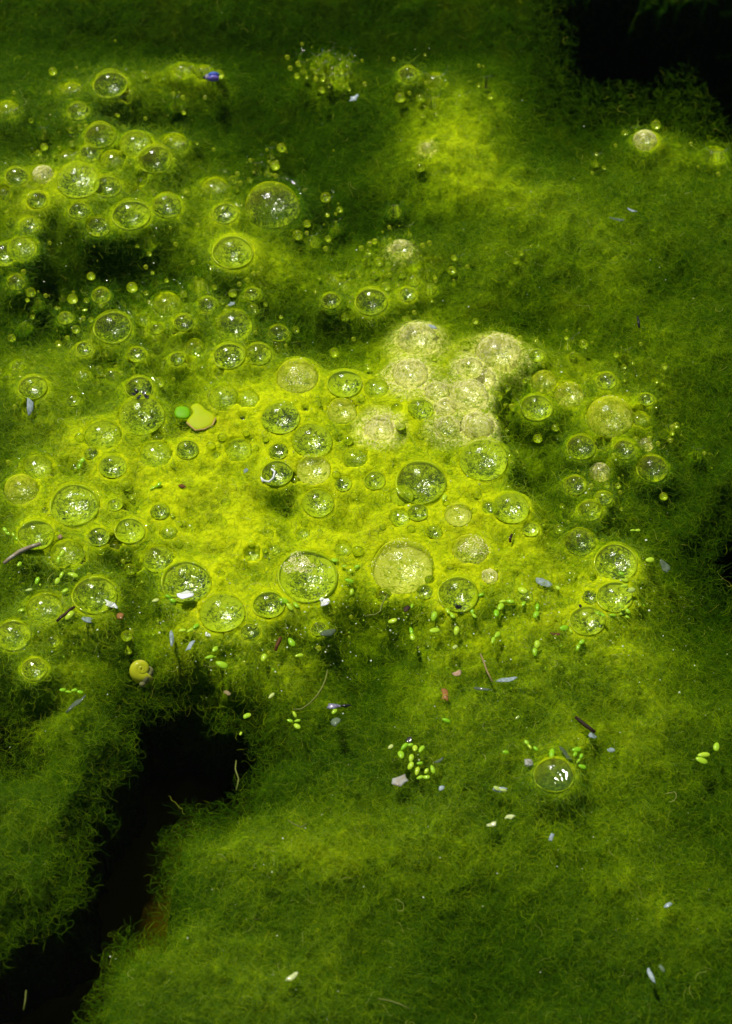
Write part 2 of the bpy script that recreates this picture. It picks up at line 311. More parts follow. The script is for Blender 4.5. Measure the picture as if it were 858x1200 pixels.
M = {
 'mat': mat_algae(), 'strand': mat_strand(), 'water': mat_water(),
 'film_c': mat_film('clear_film', 0.07, (0.44, 0.56, 0.003), (0.56, 0.64, 0.006), 0.05),
 'film_h': mat_film('green_film', 0.18, (0.30, 0.42, 0.002), (0.46, 0.56, 0.004), 0.28, 260.0),
 'film_y': mat_film('yellow_crumb_film', 0.17, (0.46, 0.57, 0.003), (0.60, 0.64, 0.03), 0.26, 300.0, 0.4),
 'bead': mat_film('bead_film', 0.2, (0.46, 0.58, 0.004), (0.62, 0.68, 0.02), 0.05, 900.0, 0.1),
 'film_m': mat_film('beige_crumb_film', 0.13, (0.56, 0.60, 0.04), (0.88, 0.84, 0.48), 0.42, 330.0, 0.3),
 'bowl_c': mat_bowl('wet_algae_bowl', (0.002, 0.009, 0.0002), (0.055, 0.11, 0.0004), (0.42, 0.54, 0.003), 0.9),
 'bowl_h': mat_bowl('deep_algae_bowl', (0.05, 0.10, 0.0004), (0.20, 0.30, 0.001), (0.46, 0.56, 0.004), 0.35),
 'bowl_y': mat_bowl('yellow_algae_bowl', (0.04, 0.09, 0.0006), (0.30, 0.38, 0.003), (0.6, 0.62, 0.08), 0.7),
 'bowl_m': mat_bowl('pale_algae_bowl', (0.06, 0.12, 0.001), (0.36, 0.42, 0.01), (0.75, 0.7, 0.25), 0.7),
 'mirror': simple('wet_mirror_floor', (0.02, 0.05, 0.002), 0.8, col2=(0.10, 0.16, 0.003), scale=4.0, coat=1.0, spec=0.02, bump=0.0),
 'rim': simple('bubble_rim_slime', (0.58, 0.70, 0.012), 0.35, col2=(0.44, 0.58, 0.006), coat=0.25, trans=0.4, scale=700),
 'frond': simple('duckweed_green', (0.20, 0.50, 0.006), 0.35, col2=(0.46, 0.64, 0.03), coat=0.35, trans=0.25, scale=1500),
 'pale_frond': simple('duckweed_pale', (0.50, 0.58, 0.16), 0.35, col2=(0.36, 0.5, 0.1), coat=0.4, trans=0.2, scale=1500),
 'lime': simple('duckweed_lime', (0.16, 0.44, 0.003), 0.45, col2=(0.22, 0.50, 0.004), coat=0.0, trans=0.25, scale=600),
 'yellow': simple('duckweed_yellow', (0.40, 0.55, 0.003), 0.5, col2=(0.46, 0.55, 0.005), coat=0.0, trans=0.3, scale=300),
 'tan_edge': simple('frond_tan_edge', (0.46, 0.33, 0.10), 0.5, 0.3, scale=900),
 'flake': simple('pale_flake', (0.32, 0.39, 0.40), 0.4, col2=(0.18, 0.25, 0.22), coat=0.15, trans=0.2, scale=1400, bump=0.5),
 'speck': simple('pale_speck', (0.66, 0.72, 0.46), 0.4, 0.3, coat=0.3, scale=1400),
 'white': simple('white_flake_glint', (0.82, 0.84, 0.86), 0.25, 0.15, coat=0.7, scale=1400, bump=0.5),  # white flakes, and also the painted glints on bubble lips
 'greyleaf': simple('grey_green_flake', (0.13, 0.19, 0.10), 0.5, 0.4, coat=0.2, trans=0.3, scale=1200),
 'crumb': simple('beige_crumb', (0.85, 0.8, 0.42), 0.6, 0.25, scale=900),
 'cream': simple('cream_speck', (0.45, 0.52, 0.20), 0.4, 0.4, coat=0.3, scale=1500),
 'shell': simple('snail_shell', (0.33, 0.36, 0.008), 0.45, col2=(0.46, 0.36, 0.09), coat=0.2, scale=260, bump=0.3),
 'foot': simple('snail_foot', (0.26, 0.27, 0.09), 0.5, 0.55, coat=0.15, trans=0.2, scale=900),
 'tan': simple('tan_husk', (0.24, 0.19, 0.07), 0.5, 0.4, scale=1200, bump=0.4),
 'orange': simple('orange_husk', (0.30, 0.14, 0.03), 0.55, 0.4, scale=900, coat=0.2, bump=0.4),
 'pink': simple('pinkish_husk', (0.38, 0.25, 0.15), 0.5, 0.4, scale=1200, bump=0.4),
 'greystone': simple('grey_shell_fragment', (0.22, 0.18, 0.11), 0.45, col2=(0.28, 0.29, 0.25), scale=420, coat=0.3, bump=0.4),
 'brown': simple('dark_brown_wood', (0.035, 0.018, 0.008), 0.55, 0.5, scale=900, coat=0.2, bump=0.5),
 'redbrown': simple('red_brown_bark', (0.11, 0.045, 0.012), 0.6, 0.5, scale=1200, bump=0.5),
 'black': simple('black_speck', (0.012, 0.012, 0.012), 0.3, 0.4, coat=0.4),
 'violet': simple('violet_grey_wing', (0.26, 0.25, 0.34), 0.3, 0.55, coat=0.5, scale=1500, bump=0.5),
 'blue': simple('metallic_blue', (0.03, 0.10, 0.40), 0.3, col2=(0.16, 0.10, 0.36), coat=0.8, scale=900),
 'bed': simple('pond_bed', (0.36, 0.19, 0.03), 0.9, 0.93, scale=16),
 'thread': simple('pale_thread', (0.15, 0.18, 0.03), 0.5, 0.3, scale=800),
}

# ------------------------------------------------------------------ object helpers
def link(o, parent=None):
    COL.objects.link(o)
    if parent: o.parent = parent
    return o
def tag(o, label=None, cat=None, group=None, kind=None):
    for k, v in (('label', label), ('category', cat), ('group', group), ('kind', kind)):
        if v: o[k] = v
    return o
def mesh(name, V, F, m, smooth=True):
    me = bpy.data.meshes.new(name); me.from_pydata([tuple(v) for v in V], [], [tuple(f) for f in F]); me.update()
    for q in (m if isinstance(m, list) else [m]): me.materials.append(q)
    if smooth: me.polygons.foreach_set('use_smooth', [True] * len(me.polygons))
    return me
def mobj(name, me, parent=None, loc=None):
    o = bpy.data.objects.new(name, me); link(o, parent)
    if loc is not None: o.location = loc
    return o
def empty(name, loc, rz=0):
    o = bpy.data.objects.new(name, None); o.empty_display_size = 0.002; link(o); o.location = loc; o.rotation_euler = (0, 0, rz); return o
def lathe(prof, n):                 # prof: [(r, z)], poles where r == 0
    V, F, rings = [], [], []
    for r, z in prof:
        if r < 1e-9: rings.append([len(V)]); V.append((0, 0, z))
        else:
            rings.append(list(range(len(V), len(V) + n)))
            V += [(r * math.cos(2 * math.pi * i / n), r * math.sin(2 * math.pi * i / n), z) for i in range(n)]
    for a, b in zip(rings, rings[1:]):
        for i in range(n):
            j = (i + 1) % n
            if len(a) == 1 and len(b) == 1: continue
            if len(a) == 1: F.append((a[0], b[i], b[j]))
            elif len(b) == 1: F.append((a[i], b[0], a[j]))
            else: F.append((a[i], b[i], b[j], a[j]))
    return V, F
def tube(P, rad, n=6):
    V, F = [], []
    P = [Vector(p) for p in P]
    for i, p in enumerate(P):
        d = (P[min(i + 1, len(P) - 1)] - P[max(i - 1, 0)]).normalized()
        a = d.cross(Vector((0, 0, 1)));  a = a.normalized() if a.length > 1e-4 else Vector((1, 0, 0)); b = d.cross(a)
        r = rad[i] if hasattr(rad, '__len__') else rad
        V += [tuple(p + (a * math.cos(2 * math.pi * k / n) + b * math.sin(2 * math.pi * k / n)) * r) for k in range(n)]
    for i in range(len(P) - 1):
        for k in range(n):
            l = (k + 1) % n; F.append((i * n + k, i * n + l, (i + 1) * n + l, (i + 1) * n + k))
    F.append(tuple(range(n))[::-1]); F.append(tuple(range((len(P) - 1) * n, len(P) * n)))
    return V, F

# ------------------------------------------------------------------ the setting: bed, water
def sheet():
    n = 90; xs = np.concatenate([np.linspace(-3.4, -0.4, 12)[:-1], np.linspace(-0.4, 0.4, n), np.linspace(0.4, 3.4, 12)[1:]])
    X, Y = np.meshgrid(xs, xs); Z = -0.058 + 0.016 * fbm(X * 14, Y * 14, 70, 4) - 0.06 * np.clip((Y - 0.0) / 0.08, 0, 1) + 0.014 * np.exp(-((X + 0.09) ** 2 + (Y + 0.16) ** 2) / 0.0016) 
    k = len(xs); V = np.stack([X, Y, Z], -1).reshape(-1, 3)
    F = [(j * k + i, j * k + i + 1, (j + 1) * k + i + 1, (j + 1) * k + i) for j in range(k - 1) for i in range(k - 1)]
    return V.tolist(), F
V, F = sheet()
tag(mobj('pond_bed', mesh('pond_bed', V, F, M['bed'])), 'dark brown muddy pond bed under the water', 'pond bed', kind='structure')
# ------------------------------------------------------------------ the algae mat, a height field with nests under the bubbles
c0, c1, r0, r1, st = at(-70, 600).x, at(928, 600).x, at(429, 1290).y, at(429, -230).y, PX * 2.6
xs = np.concatenate([np.linspace(-3.5, c0, 26)[:-1], np.arange(c0, c1, st), np.linspace(c1, 3.5, 26)[1:]])
ys = np.concatenate([np.linspace(-3.2, r0, 24)[:-1], np.arange(r0, r1, st), np.linspace(r1, 3.8, 26)[1:]])
GX, GY = np.meshgrid(xs, ys)
PXX, PYY = to_px(GX, GY, np.full(GX.shape, -0.003))
GZ, GB, GD, GH = mat_base(PXX, PYY)
GM = np.zeros(GX.shape)
for o in BS:
    i0, i1 = np.searchsorted(xs, [o.p.x - 2.7 * o.R, o.p.x + 2.7 * o.R]); j0, j1 = np.searchsorted(ys, [o.p.y - 2.7 * o.R, o.p.y + 2.7 * o.R])
    if i1 <= i0 or j1 <= j0: continue
    s = np.s_[j0:j1, i0:i1]
    d = np.hypot(GX[s] - o.p.x, GY[s] - o.p.y) / o.R
    top = o.p.z + o.R * {'c': -0.02, 'h': 0.12, 'm': 0.12, 'y': 0.15}[o.k]
    if o.r > 5:                      # a soft collar of slime round the bubble
        wd_ = 1.0 if o.r > 14 else 1.5; lift = np.clip((1.1 + wd_ - d) / wd_, 0, 1); lift = lift * lift * (3 - 2 * lift) * (GH[s] < 0.4)
        GZ[s] = np.maximum(GZ[s], GZ[s] * (1 - lift) + min(top, 0.0028) * lift)
        GB[s] = np.maximum(GB[s], lift ** 2 * np.minimum(GB[s] + 0.16, 1.0))
    if o.k == 'm' and 440 < o.x < 640 and o.y < 530: GM[s] = np.maximum(GM[s], np.clip(2.1 - d, 0, 1) * 0.8)
for o in BS:                         # then hollow it
    i0, i1 = np.searchsorted(xs, [o.p.x - 1.2 * o.R, o.p.x + 1.2 * o.R]); j0, j1 = np.searchsorted(ys, [o.p.y - 1.2 * o.R, o.p.y + 1.2 * o.R])
    if i1 <= i0 or j1 <= j0: continue
    s = np.s_[j0:j1, i0:i1]
    d = np.hypot(GX[s] - o.p.x, GY[s] - o.p.y) / o.R
    bowl = o.p.z - o.R * (1 - d * d) * o.bw - 0.0004
    GZ[s] = np.where(d < 0.995, np.minimum(GZ[s], bowl), GZ[s])
nx, ny = len(xs), len(ys)
me = bpy.data.meshes.new('algae_mat')
idx = np.arange(nx * ny).reshape(ny, nx)
quads = np.stack([idx[:-1, :-1], idx[:-1, 1:], idx[1:, 1:], idx[1:, :-1]], -1).reshape(-1, 4)
me.from_pydata(np.stack([GX, GY, GZ], -1).reshape(-1, 3), [], quads)
me.polygons.foreach_set('use_smooth', np.ones(len(me.polygons), bool))
ca = me.attributes.new('growth_shade', 'FLOAT_COLOR', 'POINT')
gr = np.clip(0.27 + 0.66 * GB - 0.22 * GD - 0.6 * GH, 0, 1)  # dips and holes darkened: their shade is put into the colour
ca.data.foreach_set('color', np.stack([gr, np.clip(GM, 0, 1), np.zeros_like(gr), np.ones_like(gr)], -1).reshape(-1).astype(np.float32))
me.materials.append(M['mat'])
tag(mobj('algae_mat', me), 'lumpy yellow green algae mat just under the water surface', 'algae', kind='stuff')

# water surface: flat, pushed aside by every bubble; closed below the bed so that it holds the murk
WZ = np.zeros(GX.shape)
for o in BS:
    i0, i1 = np.searchsorted(xs, [o.p.x - 1.2 * o.R, o.p.x + 1.2 * o.R]); j0, j1 = np.searchsorted(ys, [o.p.y - 1.2 * o.R, o.p.y + 1.2 * o.R])
    if i1 <= i0 or j1 <= j0: continue
    s = np.s_[j0:j1, i0:i1]; d = np.hypot(GX[s] - o.p.x, GY[s] - o.p.y) / o.R
    WZ[s] = np.where(d < 0.99, np.minimum(WZ[s], o.p.z - o.R * (1 - d * d) * o.bw - 0.0002), WZ[s])
ring = np.concatenate([idx[0, :-1], idx[:-1, -1], idx[-1, :0:-1], idx[:0:-1, 0]])
WV = np.stack([GX, GY, WZ], -1).reshape(-1, 3); nb = len(WV)
low = WV[ring].copy(); low[:, 2] = -0.2
WF = quads.tolist() + [(int(ring[k]), nb + k, nb + (k + 1) % len(ring), int(ring[(k + 1) % len(ring)])) for k in range(len(ring))] + [tuple(range(nb + len(ring) - 1, nb - 1, -1))]
wm = bpy.data.meshes.new('water'); wm.from_pydata(np.concatenate([WV, low]), [], WF); wm.materials.append(M['water'])
wm.polygons.foreach_set('use_smooth', np.concatenate([np.ones(len(quads), bool), np.zeros(len(ring) + 1, bool)]))
tag(mobj('water', wm), 'still murky green pond water', 'water', kind='structure')

def grid_z(X, Y):
    i = np.clip(np.searchsorted(xs, X) - 1, 0, nx - 2); j = np.clip(np.searchsorted(ys, Y) - 1, 0, ny - 2)
    fx = np.clip((X - xs[i]) / (xs[i + 1] - xs[i]), 0, 1); fy = np.clip((Y - ys[j]) / (ys[j + 1] - ys[j]), 0, 1)
    return (GZ[j, i] * (1 - fx) + GZ[j, i + 1] * fx) * (1 - fy) + (GZ[j + 1, i] * (1 - fx) + GZ[j + 1, i + 1] * fx) * fy
BA = np.array([(o.p.x, o.p.y, o.p.z, o.R, o.sq) for o in BS])
def top_z(x, y):
    z = max(0.0, float(grid_z(np.array([x]), np.array([y]))[0]))
    d2 = (x - BA[:, 0]) ** 2 + (y - BA[:, 1]) ** 2; m_ = d2 < BA[:, 3] ** 2
    if m_.any(): z = max(z, float((BA[m_, 2] + BA[m_, 4] * np.sqrt(BA[m_, 3] ** 2 - d2[m_])).max()))
    return z
def rest(px, py):                   # where the ray of a pixel first meets water, mat or bubble
    d = ray(px, py); t0 = (0.012 - CAM.z) / d.z; t1 = (-0.0005 - CAM.z) / d.z
    for k in range(60):
        p = CAM + d * (t0 + (t1 - t0) * k / 59)
        if p.z <= top_z(p.x, p.y) + 1e-5: break
    return p

# ------------------------------------------------------------------ filaments, one strand at a time
def grow(name, n, npts, seg, rad, lift, seed, label, region, keep_fn, tintk=1.0, curl=0.55, zstep=0.35):
    rg = np.random.default_rng(seed)
    px = rg.uniform(region[0], region[2], n); py = rg.uniform(region[1], region[3], n)
    b, d, h = fields(px, py)
    keep = rg.random(n) < keep_fn(b, d, h, px, py)
    px, py, b, d, h = px[keep], py[keep], b[keep], d[keep], h[keep]; n = len(px)
    dx = (px - 429) * K; dy = (600 - py) * K
    D = np.stack([dx, FWD.y + dy * UPV.y, FWD.z + dy * UPV.z], -1)
    z0 = -0.003; t = (z0 - CAM.z) / D[:, 2]
    P0 = np.array(CAM) + D * t[:, None]
    P0[:, 2] = np.minimum(np.maximum(grid_z(P0[:, 0], P0[:, 1]), -0.016) + rg.uniform(0.0, lift, n), 0.0012)
    az = rg.uniform(0, 2 * np.pi, n); turn = rg.normal(0, 0.18, n)
    pts = np.zeros((n, npts, 3)); pts[:, 0] = P0
    zv = rg.normal(0, zstep, n); L = seg * rg.uniform(0.6, 1.5, n)
    for k in range(1, npts):
        turn = 0.7 * turn + rg.normal(0, curl, n) * 0.55; az = az + turn
        zv = 0.6 * zv + rg.normal(0, zstep, n) * 0.6
        pts[:, k, 0] = pts[:, k - 1, 0] + np.cos(az) * L; pts[:, k, 1] = pts[:, k - 1, 1] + np.sin(az) * L
        pts[:, k, 2] = pts[:, k - 1, 2] + zv * L
    Q = pts.reshape(-1, 3)
    g = grid_z(Q[:, 0], Q[:, 1])
    g0 = np.repeat(P0[:, 2], npts)
    hang = np.maximum(g - 0.0002, g0 - 0.006)
    Q[:, 2] = np.clip(Q[:, 2], hang, np.maximum(hang + lift, 0.0004)); Q[:, 2] = np.minimum(Q[:, 2], np.maximum(0.0007, g + 0.0003))
    dead = np.zeros(n, bool)
    order = np.argsort(Q[:, 0]); sx = Q[order, 0]
    for o in BS:                     # strands lie on the bubbles, never through them
        a0, a1 = np.searchsorted(sx, [o.p.x - o.R, o.p.x + o.R]); ii = order[a0:a1]
        ii = ii[np.abs(Q[ii, 1] - o.p.y) < o.R]
        if not len(ii): continue
        v = Q[ii] - np.array(o.p); v[:, 2] /= np.where(v[:, 2] > 0, o.sq, o.bw); l = np.linalg.norm(v, axis=1); m_ = l < o.R * 1.01
        ii, v, l = ii[m_], v[m_], l[m_]
        if not len(ii): continue
        up = v[:, 2] > -0.25 * o.R
        kp = {'c': 0.06, 'h': 0.22, 'm': 0.10, 'y': 0.12}[o.k]
        st_ = ii // npts; rr = ((st_ * 2654435761) % 1000) / 1000.0
        dead[st_[up & (rr > kp)]] = True
        f = (o.R * 1.012 / np.maximum(l, 1e-6))[:, None]
        w_ = v * f; rho2 = (v[:, 0] ** 2 + v[:, 1] ** 2) / o.R ** 2
        lowz = -o.R * o.bw * (1 - rho2) + 0.00012; bel = v[:, 2] <= 0
        w_[:, 2] = np.where(bel, lowz, w_[:, 2] * o.sq); w_[bel, :2] = v[bel, :2]
        Q[ii] = np.array(o.p) + w_
    ok = ~dead
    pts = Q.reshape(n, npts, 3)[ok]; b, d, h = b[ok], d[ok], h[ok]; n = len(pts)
    tt = np.clip(0.25 + 0.62 * b - 0.15 * d + rg.normal(0, 0.17, n), 0, 1) * tintk  # strands in the dips tinted darker, shade painted in as well
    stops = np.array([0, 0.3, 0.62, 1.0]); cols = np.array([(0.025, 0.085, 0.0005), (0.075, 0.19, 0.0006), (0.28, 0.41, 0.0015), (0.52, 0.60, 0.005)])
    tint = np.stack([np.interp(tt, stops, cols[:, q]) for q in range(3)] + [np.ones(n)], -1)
    pale = rg.random(n) < 0.004; tint[pale, :3] = np.array([0.5, 0.52, 0.16])
    cu = bpy.data.hair_curves.new(name); cu.add_curves([npts] * n)
    cu.attributes['position'].data.foreach_set('vector', pts.reshape(-1).astype(np.float32))
    ra = cu.attributes.get('radius') or cu.attributes.new('radius', 'FLOAT', 'POINT')
    rr = rad * rg.uniform(0.6, 1.4, n)[:, None] * np.interp(np.linspace(0, 1, npts), [0, .15, .8, 1], [.6, 1, .9, .35])[None, :]
    ra.data.foreach_set('value', rr.reshape(-1).astype(np.float32))
    ta = cu.attributes.new('tint', 'FLOAT_COLOR', 'CURVE'); ta.data.foreach_set('color', tint.reshape(-1).astype(np.float32))
    cu.materials.append(M['strand'])
    o = bpy.data.objects.new(name, cu); link(o); tag(o, label, 'algae', kind='stuff')
    return n
REG = (-60, -80, 918, 1290)
def k_fine(b, d, h, x, y): return np.clip(1.0 - 1.2 * np.clip(b - 0.2, 0, 1), 0.16, 1) * np.where(h > 0.8, 0.0, np.clip(1 - h, 0, 1) ** 1.3)
def k_edge(b, d, h, x, y):           # thick loose threads along the edges of the holes and in the dark dips
    e = np.exp(-((h - 0.40) / 0.28) ** 2); return np.clip(1.0 * e + 0.22 * (d > 0.5) * (h < 0.6), 0, 1) * (h < 0.8)
n1 = grow('algae_filaments', 470000, 6, PX * 2.6, PX * 0.15, 0.0024, 11, 'fine tangled green algae threads covering the mat', REG, k_fine)
n2 = grow('loose_algae_threads', 60000, 8, PX * 2.7, PX * 0.20, 0.005, 12, 'loose curling algae threads fringing the dark gaps', REG, k_edge, 0.85, 0.95, 0.5)
print('strands', n1, n2)

# ------------------------------------------------------------------ bubbles
def cap(a0, a1, rings, n, seed, bump):
    rr = random.Random(seed); ph = [rr.uniform(0, 6.3) for _ in range(6)]
    prof = []
    for k in range(rings + 1):
        t = math.radians(a0 + (a1 - a0) * k / rings); prof.append((math.sin(t), math.cos(t)))
    prof = [(0.0 if r < 1e-6 else r, z) for r, z in prof]
    V, F = lathe(prof, n)
    out = []
    for x, y, z in V:
        a = math.atan2(y, x); e = math.hypot(x, y)
        s = 1 + bump * e * (math.sin(2 * a + ph[0]) + 0.6 * math.sin(3 * a + ph[1] + 2 * z) + 0.4 * math.sin(5 * a + ph[2] - 3 * z))
        out.append((x * s, y * s, z * (1 + bump * math.sin(ph[3] + 2 * a) * e)))
    return out, F
NV = 6
def outl(i, a):
    q = random.Random(900 + i); p0, p1, p2 = [q.uniform(0, 6.3) for _ in range(3)]
    return 1 + 0.02 * (math.sin(2 * a + p0) + 0.6 * math.sin(3 * a + p1) + 0.35 * math.sin(5 * a + p2))
def bend(VF, i):
    V, F = VF; return [(x * outl(i, math.atan2(y, x)), y * outl(i, math.atan2(y, x)), z) for x, y, z in V], F
DOME = {k: [mesh('dome', *bend(cap(0, 104, 18, 40, 100 + i, 0.006), i), M['film_' + k]) for i in range(NV)] for k in 'chmy'}
def bowl_shape(rings, n, seed):
    V, F = lathe([(k / rings, (k / rings) ** 2 - 1) for k in range(rings, -1, -1)], n)
    rg_ = np.random.default_rng(seed); A = np.array(V)
    j = fbm(A[:, 0] * 9 + seed, A[:, 1] * 9, seed, 2) * 0.05 * np.clip(1.1 - np.hypot(A[:, 0], A[:, 1]), 0, 1)
    A[:, 2] += j
    return A.tolist(), F
BOWL = {k: [mesh('bowl', *bend(bowl_shape(14, 40, 200 + i), i), M['bowl_' + k]) for i in range(NV)] for k in 'chmy'}
def rim_mesh(seed, tube_r):
    rr = random.Random(seed); ph = [rr.uniform(0, 6.3) for _ in range(4)]; n, m_ = 44, 6; V, F = [], []
    for i in range(n):
        a = 2 * math.pi * i / n; t = tube_r * (1 + 0.35 * math.sin(3 * a + ph[0]) + 0.25 * math.sin(7 * a + ph[1]))
        rad = outl(seed - 500, a)
        for k in range(m_):
            b = 2 * math.pi * k / m_; q = rad + t * math.cos(b); V.append((q * math.cos(a), q * math.sin(a), t * math.sin(b) * 1.3 + 0.01))
    for i in range(n):
        for k in range(m_): F.append((i * m_ + k, ((i + 1) % n) * m_ + k, ((i + 1) % n) * m_ + (k + 1) % m_, i * m_ + (k + 1) % m_))
    return mesh('rim', V, F, M['rim'])
RIM = [rim_mesh(500 + i, 0.046) for i in range(NV)]
def small_mesh(k, i):
    V1, F1 = cap(0, 104, 8, 16, 300 + i, 0.015); V2, F2 = cap(100, 180, 5, 16, 300 + i, 0.015); V2 = [(x, y, z * 0.8 - 0.03) for x, y, z in V2]
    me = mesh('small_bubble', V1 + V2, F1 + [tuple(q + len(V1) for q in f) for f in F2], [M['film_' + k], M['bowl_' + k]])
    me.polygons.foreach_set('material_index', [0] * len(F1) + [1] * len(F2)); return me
SMALL = {k: [small_mesh(k, i) for i in range(3)] for k in 'chmy'}
PLACES = [(230,487,'beside the yellow lobed duckweed'),(167,786,'near the round yellow snail'),(249,92,'near the metallic blue beetle'),(520,440,'in the pale beige froth'),
 (712,500,'in the separate crusted cluster past the dark gap'),(650,910,'near the lone mirror bright bubble'),(670,700,'beside the pale blue flake and scattered duckweed'),
 (480,650,'on the brightest yellow mound above the duckweed scatter'),(350,690,'around the big bubble with the tan patch'),(250,610,'in the smooth yellow slime below the lobed duckweed'),
 (70,620,'by the grey feathery streak'),(110,690,'by the short dark stick and white sliver'),(35,470,'near the narrow pale blue sliver'),(90,210,'in the crowded cluster around the blue glinting bubble'),
 (70,320,'around the blackish dip near the crowded cluster'),(150,370,'above the stacked pair of bubbles'),(320,243,'by the broad bubble with a double rim'),(430,350,'around the dark olive dip behind the froth'),
 (540,150,'in the yellow streak near the black corner'),(388,80,'in the patch of glittering beads'),(757,168,'in the dim green by the black corner'),(340,470,'between the lobed duckweed and the froth'),
 (600,600,'between the froth and the pale blue flake'),(480,300,'by the pale double bubble behind the froth'),(60,740,'by the black hole in the algae')]
KINDW = {'c': 'clear', 'h': 'hazy sunken', 'm': 'crusted beige', 'y': 'crusted yellow'}
def sizew(r): return 'very large' if r >= 27 else 'large' if r >= 19 else 'medium' if r >= 13 else 'small' if r >= 7.5 else 'tiny'
SPECIAL = {}
def special(x, y, lab):
    o = min(BS, key=lambda q: (q.x - x) ** 2 + (q.y - y) ** 2 - 0.0 * q.r); SPECIAL[id(o)] = lab
for x, y, lab in [(166,487.6,'large clear bubble with glittering dark floor, lower of the stacked pair'),(163,455,'medium clear bubble with black clot, upper of the stacked pair'),
 (649.4,908.5,'large lone bubble filled with a bright mirror of sky, near duckweed ring'),(360.4,675.8,'very large bubble with a tan patch on its upper film and white glare'),
 (471.6,667,'very large crusted yellow dome on the brightest mound'),(319,242.6,'very large clear bubble with a double far rim in olive algae'),
 (111,697.7,'large clear bubble with white sparkles and a white sliver at its lip'),(91.6,212.8,'large clear bubble with blue white glints beside paired ring bubbles'),
 (581.7,417,'large beige crusted bubble with clear outer rim at the froth corner'),(132,384.5,'large clear bubble with bright ring and white sparkle above the stacked pair'),
 (372.6,590,'medium clear ring bubble just under a crusted bubble'),(324.4,555,'medium bubble with a painted white curled highlight on its lip'),
 (537,696.8,'large bubble holding a small ring and white glare above the duckweed scatter'),(595,595.7,'large clear bubble joined to a small one'),
 (566.7,539.4,'very large clear bubble below the froth at the dark gap'),(717,512,'very large crusted bubble inside the ring of crusted bubbles'),(764,549,'medium clear bubble with crisp ring under the ring of crusted bubbles'),
 (434.9,353.8,'medium clear bubble with thick bright ring behind the froth'),(755.5,166,'medium whitish crusted bubble alone in the dim green'),(50.7,206,'medium milky bubble with bright glare in the crowded cluster'),
 (218.5,682.7,'very large bubble with a painted white glint on its near lip'),(551,646,'large pinkish yellow crusted bubble on the bright mound'),(87.4,592.5,'very large clear bubble beside hazy green film, no neighbours touching'),
 (173.8,285.5,'small clear bubble with one ring of white glints in the dark dip')]:
    special(x, y, lab)
for o in BS:
    nb_ = [q for q in BS if q is not o and math.hypot(q.x - o.x, q.y - o.y) < (q.r + o.r) * 1.06]
    big_ = [q for q in nb_ if q.r > o.r * 1.15]; n_ = len(nb_)
    o.touch = ('touching no other' if not n_ else ('under ' if False else 'touching ') + ('a bigger ' + KINDW[max(big_, key=lambda q: q.r).k].split()[0] + ' one' if big_ else
               'one like sized neighbour' if n_ == 1 and nb_[0].r > o.r * 0.7 else 'one smaller neighbour' if n_ == 1 else 'two neighbours' if n_ == 2 else 'several neighbours'))
for i, o in enumerate(BS):
    if id(o) in SPECIAL: lab = SPECIAL[id(o)]; grp = 'bubbles with a look of their own'
    else:
        pl = min(PLACES, key=lambda q: (q[0] - o.x) ** 2 + (q[1] - o.y) ** 2)[2]
        lab = sizew(o.r) + ' ' + KINDW[o.k] + ' bubble ' + pl
        if len((lab + ' ' + o.touch).split()) <= 16: lab = lab + ', ' + o.touch
        grp = lab + ', all alike'
    o.lab, o.grp = lab, grp
    rz = (i * 2.399) % 6.283
    if o.r < 7.5:
        b = mobj('gas_bubble', SMALL[o.k][i % 3], loc=o.p); b.color = (min(o.b, 1), 0, 0, 1); b.scale = (o.R, o.R, o.R * o.sq); b.rotation_euler = (0, 0, rz)
        tag(b, lab, 'bubble', grp); continue
    e = empty('gas_bubble', o.p, rz); e.scale = (o.R, o.R, o.R * o.sq)
    tag(e, lab, 'bubble', grp)
    mobj('film_dome', DOME[o.k][i % NV], e)
    if abs(o.x - 649.4) < 2 and abs(o.y - 908.5) < 2: mirror_bub = e
    if o.k != 'm' and (i * 37) % 100 < 70: mobj('rim', RIM[i % NV], e)
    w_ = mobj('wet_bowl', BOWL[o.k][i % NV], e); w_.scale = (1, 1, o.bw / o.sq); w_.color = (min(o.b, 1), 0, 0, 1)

for ch in mirror_bub.children:
    if ch.name.startswith('wet_bowl'):
        ch.data = ch.data.copy(); ch.data.materials[0] = M['mirror']
        for v in ch.data.vertices: v.co.z = v.co.z * 0.45 + 0.22 * float(fbm(np.array([v.co.x * 3.1 + 4]), np.array([v.co.y * 3.1]), 88, 3)[0]) * (1 - min(1, v.co.x ** 2 + v.co.y ** 2))
